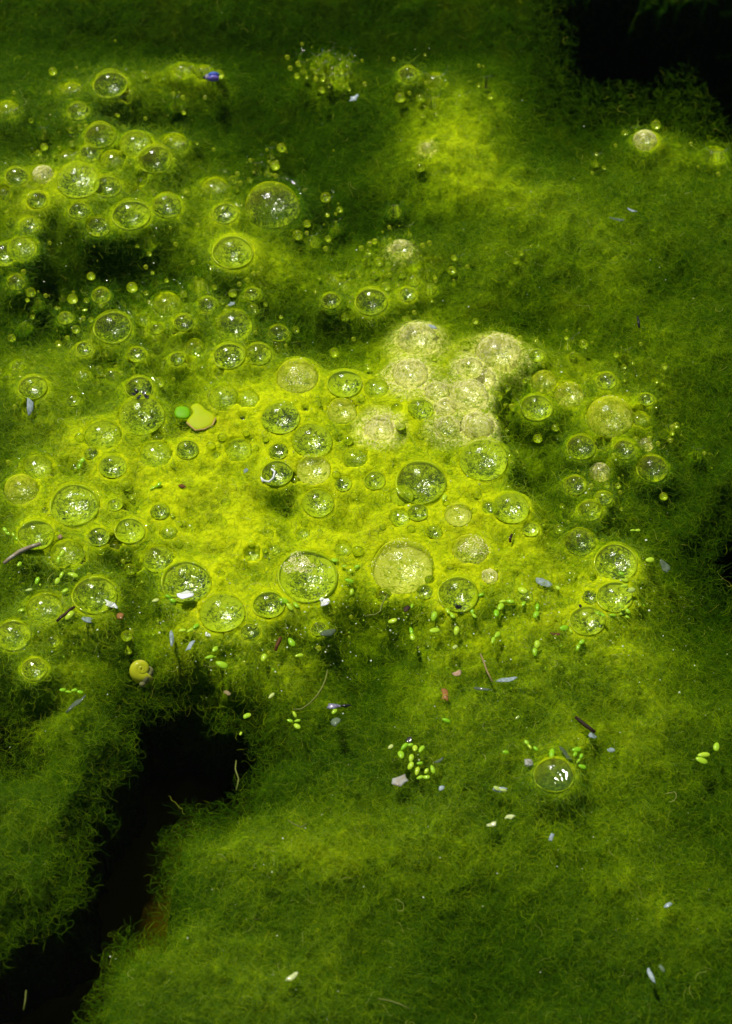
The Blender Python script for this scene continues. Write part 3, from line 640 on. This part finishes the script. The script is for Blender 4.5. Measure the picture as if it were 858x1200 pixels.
# ------------------------------------------------------------------ duckweed
def frond_mesh(mt, seed, lx=1.0, ly=0.62, lz=0.3):
    rr = random.Random(seed); V, F = lathe([(0, -1)] + [(math.sin(math.radians(t)), -math.cos(math.radians(t))) for t in (35, 70, 95, 120, 150)] + [(0, 1)], 12)
    out = []
    for x, y, z in V:
        k = 1 + 0.12 * x + 0.05 * math.sin(3 * math.atan2(y, x) + seed)
        zz = z * lz * (0.5 if z < 0 else 1.0) * (1.05 - 0.35 * x * x)
        out.append((x * lx * 0.5, y * ly * 0.5 * k, zz * 0.5))
    return mesh('frond', out, F, mt)
FR = {k: [frond_mesh(M[m_], 400 + i, 1.0, ly, 0.26) for i, ly in enumerate((0.45, 0.55, 0.62))] for k, m_ in (('g', 'frond'), ('p', 'pale_frond'))}
WEEDT = {
 (0, 360, 2.86): [(272,528,2,70,8),(37,765,4,-30,7),(523,605,2,28,8),(285,15,1,0,6)],
 (0, 640, 2.86): [(67,65,1,60,7),(203,40,2,68,9),(127,120,1,80,9),(200,112,2,62,9),(245,103,1,-3,13),(218,155,1,20,9),(72,220,1,5,7),(98,152,1,0,8,'p'),(235,238,1,45,13),
   (240,490,4,3,7),(648,280,2,45,9),(612,287,1,0,8),(723,350,1,62,9),(703,378,1,10,10),(742,403,1,-35,14),(830,573,1,35,9),(572,180,2,-35,8),(522,187,1,10,8,'p')],
 (280, 480, 2.86): [(320,510,1,0,9),(352,530,1,-5,7),(375,545,1,15,7),(396,532,1,25,7),(370,580,1,-25,11),(380,615,1,85,8),(160,655,2,-35,11),(190,660,1,-35,10),(175,785,1,-45,12),
   (85,835,1,80,10),(203,830,1,8,10),(690,300,1,60,9),(725,800,1,30,7,'p')],
 (420, 640, 2.681): [(170,192,1,80,7),(240,225,1,68,12),(108,240,1,20,10),(288,215,2,-40,9),(310,270,1,85,11),(240,270,1,10,12),(168,280,2,-72,10),(440,205,2,65,11),(515,145,1,-15,12),
   (465,178,2,0,9),(520,185,1,60,8),(560,208,2,85,10),(430,292,2,62,10),(558,325,2,80,10),(360,215,2,-60,8),(275,553,1,-28,10),(462,652,1,5,7),(540,632,3,-35,7),(610,657,1,60,14),
   (685,645,1,-5,11),(682,658,1,70,7),(695,672,2,60,7),(703,698,1,-15,9),(445,768,2,-8,8,'p'),(500,543,1,30,6,'p'),(385,158,1,10,7)],
 (440, 860, 7.15): [(220,185,1,85,11),(245,120,1,28,11),(292,105,1,20,7),(335,130,1,75,9),(390,140,1,38,11),(305,215,1,75,10),(298,280,1,40,10),(355,325,1,55,11),(372,258,1,0,7),
   (430,322,1,70,7),(475,310,1,-62,11),(400,375,2,2,8),(130,120,1,25,7,'p')],
 (200, 640, 3.9): [(565,775,1,-60,8),(545,805,1,0,7),(577,830,1,-20,9),(580,805,1,10,7),(350,783,1,50,9),(750,762,1,40,8),(463,690,1,55,9,'p'),(322,862,1,70,5)],
 (640, 620, 3.936): [(478,150,1,-3,10),(410,12,2,5,6),(345,212,1,-20,7),(360,240,1,-25,9),(360,270,1,20,9),(390,290,1,5,11,'p'),(250,398,2,-25,7),(370,410,1,-40,7),(345,360,1,-40,8),
   (375,385,1,-35,7),(308,405,1,10,8),(352,395,1,30,7),(85,465,1,25,11),(112,475,1,-60,6),(155,540,2,58,8),(782,1010,1,-80,11),(727,1050,1,5,14),(715,1075,1,-25,14),(52,278,1,-30,7)],
}
WPL = [(480,890,'in the ring around the grey shell fragment'),(646,890,'around the lone mirror bright bubble'),(345,845,'in the tuft below the pale thread'),(820,885,'in the lone trio over plain algae'),
 (715,705,'over the bubbles beside the pale blue flake'),(535,720,'in the scatter under the brightest mound'),(620,690,'between the mound and the pale blue flake'),(410,680,'beside the big bubble with the tan patch'),
 (250,765,'above the rim of the black hole'),(80,690,'by the short dark stick'),(85,811,'in the chain by the grey streak'),(15,628,'by the grey feathery streak'),(95,545,'in the hazy green film'),
 (183,572,'in the smooth yellow slime'),(560,800,'in the open algae below the scatter'),(690,760,'in the plain algae past the scatter'),(290,840,'on the fringe of the black hole'),(100,365,'in the dark dip')]
wi = 0
for (ox, oy, s), L in WEEDT.items():
    for it in L:
        x, y, nfr, ang, ln = it[:5]; kind = it[5] if len(it) > 5 else 'g'
        px, py = ox + x / s, oy + y / s; p = rest(px, py); S = scale_at(p) * ln * 1.12; wi += 1
        pl = min(WPL, key=lambda q: (q[0] - px) ** 2 + (q[1] - py) ** 2)[2]
        a = math.radians(ang) ; a = math.atan2(math.sin(a) / math.sin(PITCH), math.cos(a))
        word = {1: 'single', 2: 'twin', 3: 'triple', 4: 'four frond'}[nfr] + (' pale cream' if kind == 'p' else ' bright green')
        lab = word + ' duckweed ' + pl
        e = empty('duckweed', p + Vector((0, 0, 0.0006)), a); tag(e, lab, 'duckweed', lab + ', all alike')
        e.rotation_euler = (random.uniform(-.2, .2), random.uniform(-.2, .2), a)
        for k in range(nfr):
            f = mobj('frond', FR[kind][(wi + k) % 3], e)
            f.location = ((k - (nfr - 1) / 2) * S * 0.86, (0.18 * S if nfr > 2 else 0.06 * S) * (-1) ** k, 0.0006 * (k % 2) * 0.3)
            f.scale = (S, S, S); f.rotation_euler = (0, 0, random.uniform(-.35, .35))
# the lobed yellow frond with its small green neighbour
def leaf_mesh(pts, dome, thick, mt, rings=5):
    cx = sum(p[0] for p in pts) / len(pts); cyy = sum(p[1] for p in pts) / len(pts); n = len(pts); V, F = [], []
    for sgn in (1, -1):
        base = len(V); V.append((cx, cyy, dome if sgn > 0 else dome - thick))
        for k in range(1, rings + 1):
            f = k / rings; hgt = dome * (1 - f ** 3)
            for (x, y) in pts: V.append((cx + (x - cx) * f, cyy + (y - cyy) * f, hgt if sgn > 0 else hgt - thick * (1 - 0.5 * f ** 4)))
        for i in range(n):
            j = (i + 1) % n; t = (base, base + 1 + i, base + 1 + j); F.append(t if sgn > 0 else t[::-1])
            for k in range(rings - 1):
                q = (base + 1 + k * n + i, base + 1 + (k + 1) * n + i, base + 1 + (k + 1) * n + j, base + 1 + k * n + j); F.append(q if sgn > 0 else q[::-1])
    o1 = 1 + (rings - 1) * n; o2 = (1 + rings * n) + o1
    for i in range(n):
        j = (i + 1) % n; F.append((o1 + i, o2 + i, o2 + j, o1 + j))
    return mesh('leaf', V, F, mt)
def smooth_poly(P, sub=4):
    n = len(P); out = []
    for i in range(n):
        p0, p1, p2, p3 = [P[(i + k - 1) % n] for k in range(4)]
        for q in range(sub):
            t = q / sub
            out.append(tuple(0.5 * (2 * p1[c] + (p2[c] - p0[c]) * t + (2 * p0[c] - 5 * p1[c] + 4 * p2[c] - p3[c]) * t * t + (3 * p1[c] - p0[c] - 3 * p2[c] + p3[c]) * t ** 3) for c in (0, 1)))
    return out
def outline(ox, oy, s, P, org):     # photo outline -> local ground outline
    r = []
    for x, y in P:
        p = at(ox + x / s, oy + y / s, org.z); r.append((p.x - org.x, p.y - org.y))
    return r[::-1]
org = rest(231, 487); org.z = max(org.z, 0.0006) + 0.0007; org = at(231, 487, org.z)
e = empty('duckweed', org); tag(e, 'large yellow lobed duckweed with a small lime green frond attached', 'duckweed')
big = smooth_poly(outline(130, 440, 4.29, [(380,235),(412,190),(402,158),(430,140),(458,152),(478,172),(512,192),(527,215),(510,248),(470,270),(425,275)], org))
lf = mobj('frond', leaf_mesh(big, 0.00028, 0.0005, M['yellow']), e); lf['label'] = 'yellow two lobed frond with tan edge'
edge = outline(130, 440, 4.29, [(382,238),(425,277),(472,271),(512,249),(527,216)], org)[::-1]
V, F = tube([(x, y, 0.0001) for x, y in edge], 0.00028, 6); mobj('tan_edge', mesh('tan_edge', V, F, M['tan_edge']), lf)
sm = smooth_poly(outline(130, 440, 4.29, [(320,188),(332,160),(362,155),(390,165),(398,190),(388,212),(355,216),(330,208)], org))
mobj('frond', leaf_mesh(sm, 0.0003, 0.0005, M['lime']), e)['label'] = 'small lime green oval frond'

# ------------------------------------------------------------------ debris
def flake_mesh(seed, lx, ly, mt, bend=0.12, thick=0.06, point=0.0):
    rr = random.Random(seed); n = 9; P = []
    for i in range(n):
        a = 2 * math.pi * i / n; k = rr.uniform(0.55, 1.2)
        P.append((math.cos(a) * 0.5 * lx * k, math.sin(a) * 0.5 * ly * k * (1 - 0.5 * point * max(0, math.cos(a)))))
    me = leaf_mesh(P, 0.3 * bend * ly, 0.3 * thick * min(lx, ly) + 0.00006, mt, 3)
    for v in me.vertices: v.co.z += 0.05 * lx * math.sin(v.co.x / lx * 5 + seed)
    return me
def flake(px, py, l, wd, ang, mt, name, label, cat, point=0.3, z=0.0005, tilt=0.22, group=None):
    p = rest(px, py); S = scale_at(p); a = math.radians(ang); a = math.atan2(math.sin(a) / math.sin(PITCH), math.cos(a))
    fl = 1 / math.sqrt(math.cos(a) ** 2 + (math.sin(a) * math.sin(PITCH)) ** 2)
    o = mobj(name, flake_mesh(int(px * 7 + py), l * S * fl, wd * S * 1.1, M[mt], point=point), loc=p + Vector((0, 0, z)))
    o.rotation_euler = (random.uniform(-tilt, tilt), random.uniform(-tilt, tilt), a); tag(o, label, cat, group); return o
for a_ in [
 (35,480,24,9,-82,'flake','petal','narrow upright pale blue sliver in dull algae','petal',.5),
 (637,684,22,10,-28,'flake','petal','pale blue pointed flake between the bright mound and the hazy bubbles','petal',.3),
 (507,384,14,6,-25,'flake','petal','small pale blue flake behind the beige froth','petal',.2),
 (415,116,13,8,20,'flake','petal','dull grey flake in dim algae below the glittering beads','petal',.2),
 (740,247,14,4,-15,'flake','petal','thin white sliver above a longer grey sliver in plain algae','petal',.3),
 (724,258,22,5,-4,'greyleaf','petal','long grey sliver lying under a thin white sliver','petal',.2),
 (594,797,25,7,4,'flake','petal','pale blue grey strip in open algae beside a twig','petal',.2),
 (563,808,24,5,-6,'greyleaf','petal','faint grey sunken strip next to the pale strip','petal',.2),
 (131,709,20,9,-18,'white','petal','white sliver at the lip of a sparkling bubble','petal',.2),
 (103,727,9,13,60,'flake','petal','pale grey scrap below the sparkling bubble','petal',.2),
 (218,698,19,11,8,'white','petal','painted white glint on a bubble lip in yellow slime','petal',.3),  # glare of the bubble floor, painted as a white piece
 (244,745,8,8,0,'white','petal','small round white scrap above the black hole','petal',.1),
 (201,750,6,20,5,'flake','petal','upright pale sliver above the black hole','petal',.1),
 (224,757,18,5,55,'flake','petal','slanting pale strip beside bright duckweed above the hole','petal',.1),
 (90,825,30,6,42,'greyleaf','petal','long grey green streak near the snail','petal',.1),
 (380,706,12,14,30,'white','petal','painted white highlight at the lip of the tan patched bubble','petal',.3),  # the bubble's highlight, modelled as a white piece
 (386,742,9,20,-62,'greyleaf','petal','translucent grey scrap below the tan patched bubble','petal',.2),
 (393,846,12,16,60,'greyleaf','petal','dull grey oval under the dark winged fragment','petal',.2),
 (342,1146,18,8,35,'cream','petal','pale curled petal alone in smooth algae','petal',.4),
 (597,958,13,7,8,'cream','petal','pale oval disc, nearer the mirror bright bubble of two','petal',.1),
 (577,967,13,7,8,'cream','petal','pale oval disc, farther from the mirror bright bubble of two','petal',.1),
 (763,1145,22,6,-75,'flake','petal','pale upright stick like scrap in plain algae beside a faint grey scrap','petal',.1),
 (776,1136,14,5,-60,'greyleaf','petal','faint grey scrap beside the pale upright stick','petal',.1),
 (646,982,12,5,60,'flake','petal','small slanted pale scrap under the two pale discs','petal',.2),
 (783,1061,11,5,30,'flake','petal','small pale lilac scrap alone in plain algae','petal',.2),
 (586,926,16,7,2,'flake','petal','pale flake beside the mirror bright bubble','petal',.2),
 (517,925,9,7,0,'flake','petal','small pale blue scrap beside the duckweed ring','petal',.1),
 (515,892,17,5,32,'greyleaf','petal','faint grey leaf scrap beside the duckweed ring','petal',.4),
 (664,885,22,6,-42,'greyleaf','petal','grey curved scrap above the mirror bright bubble','petal',.1),
 (694,863,11,9,20,'flake','petal','pale blue tuft at the end of the dark stick','petal',.4),
 (716,880,9,6,10,'flake','petal','small pale blue scrap past the dark stick','petal',.1),
 (779,665,20,9,-50,'greyleaf','petal','grey green curled scrap past the crisp ring bubbles','petal',.2),
 (637,893,0,0,0,None,None,None,None,0),
 (272,357,9,7,0,'flake','petal','small pale scrap above a ring bubble in open algae','petal',.1),
 (288,553,7,6,40,'flake','petal','small pale scrap in the yellow slime','petal',.1),
 (535,790,12,9,40,'pink','seed_husk','pinkish crumpled husk in open algae','husk',.2),
 (522,816,10,19,10,'orange','seed_husk','orange brown oval husk in open algae','husk',.1),
 (470,916,23,16,32,'greystone','shell_fragment','grey tan shell fragment below the duckweed ring','shell',.1),
 (619,895,12,10,10,'greystone','shell_fragment','small dark edged shell bit beside the mirror bright bubble','shell',.1),
 (267,813,6,9,60,'tan','seed_husk','tiny tan seed on the fringe of the black hole','seed',.1),
 (141,723,8,9,20,'orange','seed_husk','tiny orange bead with a dark side by the sparkling bubble','seed',.0),
 (480,868,9,7,30,'black','bark_scrap','tiny dark scrap above the duckweed ring','scrap',.2),
 (477,714,13,8,40,'brown','bark_scrap','dark brown scrap at the end of the duckweed scatter','scrap',.2),
 (537,712,8,6,0,'black','bark_scrap','black crumb under the bubble holding a small ring','scrap',.1),
 (680,711,5,5,20,'black','bark_scrap','single black crumb beside the hazy bubbles','scrap',.1),
 (652,744,14,5,-8,'redbrown','bark_scrap','red brown scrap beside twin duckweed','scrap',.1),
 (214,571,10,7,-30,'redbrown','bark_scrap','dull reddish scrap in the smooth yellow slime','scrap',.1),
 (70,630,7,8,60,'pink','bark_scrap','tiny pinkish scrap by the grey feathery streak','scrap',.1),
 (167,452,0,0,0,None,None,None,None,0),
]:
    if a_[5]: flake(*a_[:9], point=a_[9])
for i, (x, y) in enumerate([(157,463),(163,466),(169,462),(160,459),(172,466)]):
    flake(x, y, 7, 5, 40 * i, 'black', 'bark_scrap', 'black crumb in the clot between the stacked pair of bubbles', 'scrap', group='black clot crumbs')
def stick(P, r, mt, name, label, cat, z=0.0008, wob=0.0):
    Q = []
    for k, (x, y) in enumerate(P):
        p = rest(x, y); Q.append(p + Vector((0, 0, z + random.uniform(0, wob))))
    org = Q[0].copy(); S = scale_at(org)
    n = len(Q); V, F = tube([q - org for q in Q], [r * S * (0.7 + 0.5 * math.sin(math.pi * (k + 0.6) / (n + 0.4))) for k in range(n)], 7)
    return tag(mobj(name, mesh(name, V, F, M[mt]), loc=org), label, cat)
stick([(67,730),(72,725),(78,721),(83,716),(88,713)], 1.7, 'brown', 'twig', 'short straight dark brown stick by a duckweed frond', 'twig')
stick([(674,842),(680,847),(686,852),(693,857),(697,860)], 2.1, 'brown', 'twig', 'dark sunken stick ending at a pale blue tuft', 'twig')
stick([(323,764),(325,758),(327,754),(329,749)], 2.0, 'redbrown', 'twig', 'short red brown splinter above the black hole', 'twig')
stick([(563,768),(567,778),(571,789),(577,801)], 0.9, 'tan', 'twig', 'thin tan twig in the open algae beside the pale strip', 'twig')
stick([(747,373),(748,379),(749,386)], 1.3, 'black', 'twig', 'tiny black splinter in dull algae away from bubbles', 'twig')
stick([(600,628),(598,632),(598,637)], 1.4, 'brown', 'twig', 'tiny curved dark splinter on the yellow mound', 'twig')
stick([(384,787),(382,797),(378,807),(371,818),(362,827),(353,833),(344,833)], 0.85, 'thread', 'root_thread', 'long pale curved thread ending near the dark winged fragment', 'thread')
stick([(454,698),(451,704),(447,712),(446,718),(440,722),(430,723)], 0.7, 'thread', 'root_thread', 'fine yellow thread trailing from a small ring bubble', 'thread')
stick([(443,1172),(455,1174),(468,1178),(480,1184)], 0.8, 'thread', 'root_thread', 'thin pale thread alone in smooth green algae', 'thread')
stick([(338,963),(345,968),(353,971),(360,967)], 0.7, 'thread', 'root_thread', 'pale bent thread in the algae past the black hole', 'thread')
stick([(277,893),(276,903),(280,915),(277,928)], 0.7, 'thread', 'root_thread', 'pale thread standing at the rim of the black hole', 'thread')
stick([(308,566),(306,561),(310,565),(316,566),(321,561),(322,554),(318,551)], 1.2, 'white', 'root_thread', 'painted white curled highlight on the lip of a bubble', 'thread', 0.0006)  # a bubble highlight, painted as a white curl
stick([(5,662),(14,655),(24,648),(36,643),(48,639)], 2.3, 'greystone', 'feather_scrap', 'grey feathery streak lying across two bubbles', 'feather')
stick([(28,1185),(30,1175),(31,1162)], 0.7, 'thread', 'root_thread', 'short pale thread at the bottom of the black water', 'thread')
# dark winged fragment: pale folded wing, black tip
p = rest(395, 829); S = scale_at(p)
e = empty('winged_fragment', p + Vector((0, 0, 0.0005)), 0.06); tag(e, 'violet grey winged fragment with a black pointed tip', 'insect wing')
mobj('wing', flake_mesh(77, 21 * S, 8.5 * S, M['violet'], point=0.45), e, (-4 * S, 0, 0.0002))
V, F = lathe([(0, -1), (0.5, -0.7), (0.62, -0.2), (0.5, 0.3), (0.2, 0.8), (0, 1)], 10)
t_ = mobj('dark_tip', mesh('dark_tip', [(z * 7 * S, x * 3.4 * S, y * 2.4 * S) for x, y, z in V], F, M['black']), e, (11 * S, 0, 0.0002))
# snail
p = rest(166.5, 787); S = scale_at(p); e = empty('snail', p, 0.0)
tag(e, 'round yellow snail at the upper lip of the black hole', 'snail'); S *= 1.16
V, F, n, T = [], [], 14, 60
for k in range(T + 1):
    a = 2 * math.pi * 2.1 * k / T; g = 0.2 ** (1 - k / T); rc = 7.6 * g; rt = 8.6 * g
    c = Vector((math.cos(a - 1.35) * rc - 1, math.sin(a - 1.35) * rc, 9.0 * (1 - g)))
    dr = Vector((math.cos(a - 1.35), math.sin(a - 1.35), 0))
    V += [tuple((c + dr * math.cos(2 * math.pi * q / n) * rt + Vector((0, 0, 1)) * math.sin(2 * math.pi * q / n) * rt * 0.95) * S) for q in range(n)]
for k in range(T):
    for q in range(n):
        r_ = (q + 1) % n; F.append((k * n + q, k * n + r_, (k + 1) * n + r_, (k + 1) * n + q))
F.append(tuple(range(T * n, T * n + n)))
sh = mobj('shell', mesh('shell', V, F, M['shell']), e, (0, 0, 0.0010)); sh.rotation_euler = (0.5, 0.15, 0.2)
ft = smooth_poly([(-3,-12),(0,-15),(4,-18),(8,-17),(12,-13),(15,-8),(16.5,-2),(15,3),(8,5)], 4)
mobj('foot', leaf_mesh([(x * S * 0.78 - 1.0 * S, y * S * 0.84) for x, y in ft], 0.0011, 0.0009, M['foot']), e, (0, 0, 0.0007))
V, F = lathe([(0, -1), (0.6, -0.75), (1, 0), (0.7, 0.7), (0, 1)], 12)
mobj('head', mesh('head', [(x * 3.4 * S, y * 3.4 * S, z * 2.4 * S) for x, y, z in V], F, M['foot']), e, (1.2 * S, -15.5 * S, 0.0004))
# blue beetle
p = rest(249.5, 92); S = scale_at(p); e = empty('beetle', p + Vector((0, 0, 0.0007)), 0.05); tag(e, 'tiny metallic blue beetle on dim green algae', 'beetle')
for s in (-1, 1):
    V, F = lathe([(0, -1)] + [(math.sin(t), -math.cos(t)) for t in (0.5, 1.0, 1.5, 2.0, 2.6)] + [(0, 1)], 12)
    mobj('wing_case', mesh('wing_case', [(z * 6.8 * S, y * 3.4 * S + s * 2.6 * S, max(x, -0.4) * 5.0 * S) for x, y, z in V], F, M['blue']), e, (1.0 * S, 0, 0))
V, F = lathe([(0, -1), (0.7, -0.7), (1, 0), (0.7, 0.7), (0, 1)], 10)
mobj('thorax', mesh('thorax', [(x * 3.2 * S, y * 4.2 * S, z * 3.2 * S) for x, y, z in V], F, M['violet']), e, (-6.5 * S, 0, 0))
mobj('head', mesh('head', [(x * 2.2 * S, y * 2.6 * S, z * 2.2 * S) for x, y, z in V], F, M['black']), e, (-9.6 * S, 0, -0.0001))
for s in (-1, 1):
    for k in (-1, 0, 1):
        V, F = tube([(k * 4 * S, s * 3 * S, -0.0001), (k * 5 * S, s * 7 * S, 0.0003), (k * 6.5 * S, s * 10 * S, -0.0006)], 0.35 * S, 5)
        mobj('leg', mesh('leg', V, F, M['black']), e)

# ------------------------------------------------------------------ crumbs, beads and specks nobody could count
def scatter(name, P, sizes, mt, label, cat, flat=0.7, seed=3):
    rg = np.random.default_rng(seed)
    base = np.array([(1, 0, 0), (-1, 0, 0), (0, 1, 0), (0, -1, 0), (0, 0, 1), (0, 0, -1)], float)
    tri = np.array([(0, 2, 4), (2, 1, 4), (1, 3, 4), (3, 0, 4), (2, 0, 5), (1, 2, 5), (3, 1, 5), (0, 3, 5)])
    n = len(P); V = base[None] * rg.uniform(0.5, 1.3, (n, 6, 1)) * np.array(sizes)[:, None, None]
    a = rg.uniform(0, 6.28, n); c, s = np.cos(a)[:, None], np.sin(a)[:, None]
    X = V[..., 0] * c - V[..., 1] * s; Y = V[..., 0] * s + V[..., 1] * c; Z = V[..., 2] * flat
    V = np.stack([X, Y, Z], -1) + np.array(P)[:, None, :]
    F = (tri[None] + (np.arange(n) * 6)[:, None, None]).reshape(-1, 3)
    me = bpy.data.meshes.new(name); me.from_pydata(V.reshape(-1, 3), [], F); me.materials.append(M[mt])
    return tag(mobj(name, me), label, cat, kind='stuff')
rg = np.random.default_rng(5)
P, Sz = [], []
for o in BS:                         # crumbs crusted over the beige bubbles
    if o.k not in 'my': continue
    for _ in range(int(o.r * o.r * (0.45 if o.k == 'm' else 0.16))):
        t = math.acos(1 - rg.random() * 0.85); a = rg.random() * 6.283
        if vnoise(np.array([a * 2.2 + o.x]), np.array([t * 3 + o.y]), 5)[0] < 0.42: continue
        P.append(o.p + Vector((math.sin(t) * math.cos(a), math.sin(t) * math.sin(a), math.cos(t) * o.sq)) * o.R * 1.005); Sz.append(PX * rg.uniform(0.3, 0.75))
for (qx, qy, cx_, cy_, rd, cnt) in ((360.4, 675.8, 350, 661, 15, 420), (551, 646, 556, 640, 14, 330), (347, 443, 350, 441, 14, 260), (471.6, 667, 466, 655, 22, 120)):
    for _ in range(cnt):
        a = rg.random() * 6.283; q = rd * math.sqrt(rg.random()) * (1 + 0.25 * math.sin(3 * a))
        p = rest(cx_ + 1.25 * q * math.cos(a), cy_ + 0.8 * q * math.sin(a)); P.append(p); Sz.append(PX * rg.uniform(0.4, 1.0))
for _ in range(9000):
    x, y = rg.uniform(430, 640), rg.uniform(370, 540); q = at(x, y, 0.001)
    i_, j_ = min(np.searchsorted(xs, q.x), nx - 1), min(np.searchsorted(ys, q.y), ny - 1)
    if GM[j_, i_] * 1.3 * vnoise(np.array([x / 9]), np.array([y / 9]), 8)[0] < rg.random() * 0.6: continue
    zz = GZ[j_, i_]
    if zz < -0.002: continue
    P.append(Vector((q.x, q.y, zz + 0.0001))); Sz.append(PX * rg.uniform(0.3, 0.8))
scatter('algae_crumbs', P, Sz, 'crumb', 'pale beige crumbs crusting the froth bubbles', 'crumbs')
P, Sz = [], []
for _ in range(3600):
    x, y = rg.uniform(0, 858), rg.uniform(0, 1200)
    b, d, h = fields(np.array([x]), np.array([y]))
    pr = 0.03 + 0.4 * b[0] + 0.5 * math.exp(-((y - 720) / 60) ** 2) * (x > 180) - 0.1 * h[0]
    if rg.random() > pr: continue
    p = rest(x, y); P.append(p + Vector((0, 0, 0.0002))); Sz.append(PX * (0.35 + 1.1 * rg.random() ** 3))
k_ = len(P) // 2
scatter('pale_specks', P[:k_], Sz[:k_], 'speck', 'tiny white specks dusted over the algae', 'specks', 0.5)
scatter('cream_specks', P[k_:], Sz[k_:], 'cream', 'tiny cream green specks dusted over the algae', 'specks', 0.5, 4)

# specks strewn along the near edge of the froth
P, Sz = [], []
while len(P) < 620:
    x, y = rg.uniform(0, 760), rg.normal(715, 38)
    if fields(np.array([x]), np.array([y]))[2][0] > 0.3 or rg.random() > (1 if x > 180 else 0.4): continue
    P.append(rest(x, y) + Vector((0, 0, 0.0004))); Sz.append(PX * (0.4 + 1.1 * rg.random() ** 2.2))
scatter('edge_specks', P[:380], Sz[:380], 'frond', 'tiny bright green specks along the froth edge', 'specks', 0.6, 21)
scatter('edge_white_specks', P[380:], Sz[380:], 'speck', 'tiny white specks along the froth edge', 'specks', 0.6, 22)
# small bubbles packed between the countable ones
VV, FF, MI, nv = [], [], [], 0
SV, SF = cap(0, 104, 8, 14, 300, 0.01); BV, BF = cap(100, 180, 4, 14, 301, 0.01)
pv = np.array(SV + [(x, y, z * 0.7 - 0.05) for x, y, z in BV]); pf = np.array([tuple(f) + (f[-1],) * (4 - len(f)) for f in SF] + [tuple(q + len(SV) for q in f) + (f[-1] + len(SV),) * (4 - len(f)) for f in BF])
taken = [(o.x, o.y, o.r) for o in BS]; cnt = 0; tries = 0
while cnt < 300 and tries < 9000:
    tries += 1; o = BS[rg.integers(0, len(BS))]; a = rg.random() * 6.283; r = 2.6 + 4.6 * rg.random() ** 1.8; q = (o.r + r) * rg.uniform(1.0, 1.7)
    x, y = o.x + q * math.cos(a), o.y + q * math.sin(a)
    if not (0 < x < 800 and 80 < y < 760) or any((x - t[0]) ** 2 + (y - t[1]) ** 2 < (0.95 * (r + t[2])) ** 2 for t in taken): continue
    b_, d_, h_ = fields(np.array([x]), np.array([y]))
    if h_[0] > 0.2: continue
    g0 = at(x, y, 0); zz = max(-0.004, min(0.001, float(grid_z(np.array([g0.x]), np.array([g0.y]))[0]))); R_ = r * PX
    p = at(x, y, zz + 0.35 * R_); taken.append((x, y, r)); cnt += 1
    VV.append(pv * R_ + np.array(p)); FF += [tuple(dict.fromkeys(int(k) + nv for k in f)) for f in pf]; MI += [0] * len(SF) + [1] * len(BF); nv += len(pv)
me = bpy.data.meshes.new('small_bubbles'); me.from_pydata(np.concatenate(VV).tolist(), [], FF)
me.materials.append(M['film_c']); me.materials.append(M['bowl_c']); me.polygons.foreach_set('material_index', MI); me.polygons.foreach_set('use_smooth', [True] * len(FF))
tag(mobj('small_bubbles', me), 'small bubbles packed into the gaps between the larger ones', 'bubbles', kind='stuff')
P, Sz = [], []
while len(P) < 700:
    o = BS[rg.integers(0, len(BS))]; a = rg.random() * 6.283; q = rg.uniform(1.05, 3.2) * max(o.r, 8)
    x, y = o.x + q * math.cos(a), o.y + q * math.sin(a)
    if not (0 < x < 858 and 0 < y < 800) or rg.random() > 0.8 or fields(np.array([x]), np.array([y]))[2][0] > 0.3: continue
    p = rest(x, y); P.append(p + Vector((0, 0, 0.0001))); Sz.append(PX * (0.8 + 2.6 * rg.random() ** 2))
import bmesh
bm = bmesh.new(); bmesh.ops.create_icosphere(bm, subdivisions=2, radius=1.0); iv = np.array([v.co for v in bm.verts]); bm.verts.index_update(); itri = np.array([[v.index for v in f.verts] for f in bm.faces]); bm.free()
V = iv[None] * np.array(Sz)[:, None, None] + np.array(P)[:, None, :]
F = (itri[None] + (np.arange(len(P)) * len(iv))[:, None, None]).reshape(-1, 3)
me = bpy.data.meshes.new('bubble_beads'); me.from_pydata(V.reshape(-1, 3), [], F); me.materials.append(M['bead']); me.polygons.foreach_set('use_smooth', np.ones(len(F), bool))
tag(mobj('bubble_beads', me), 'pinhead gas beads caught in the slime between bubbles', 'bubbles', kind='stuff')
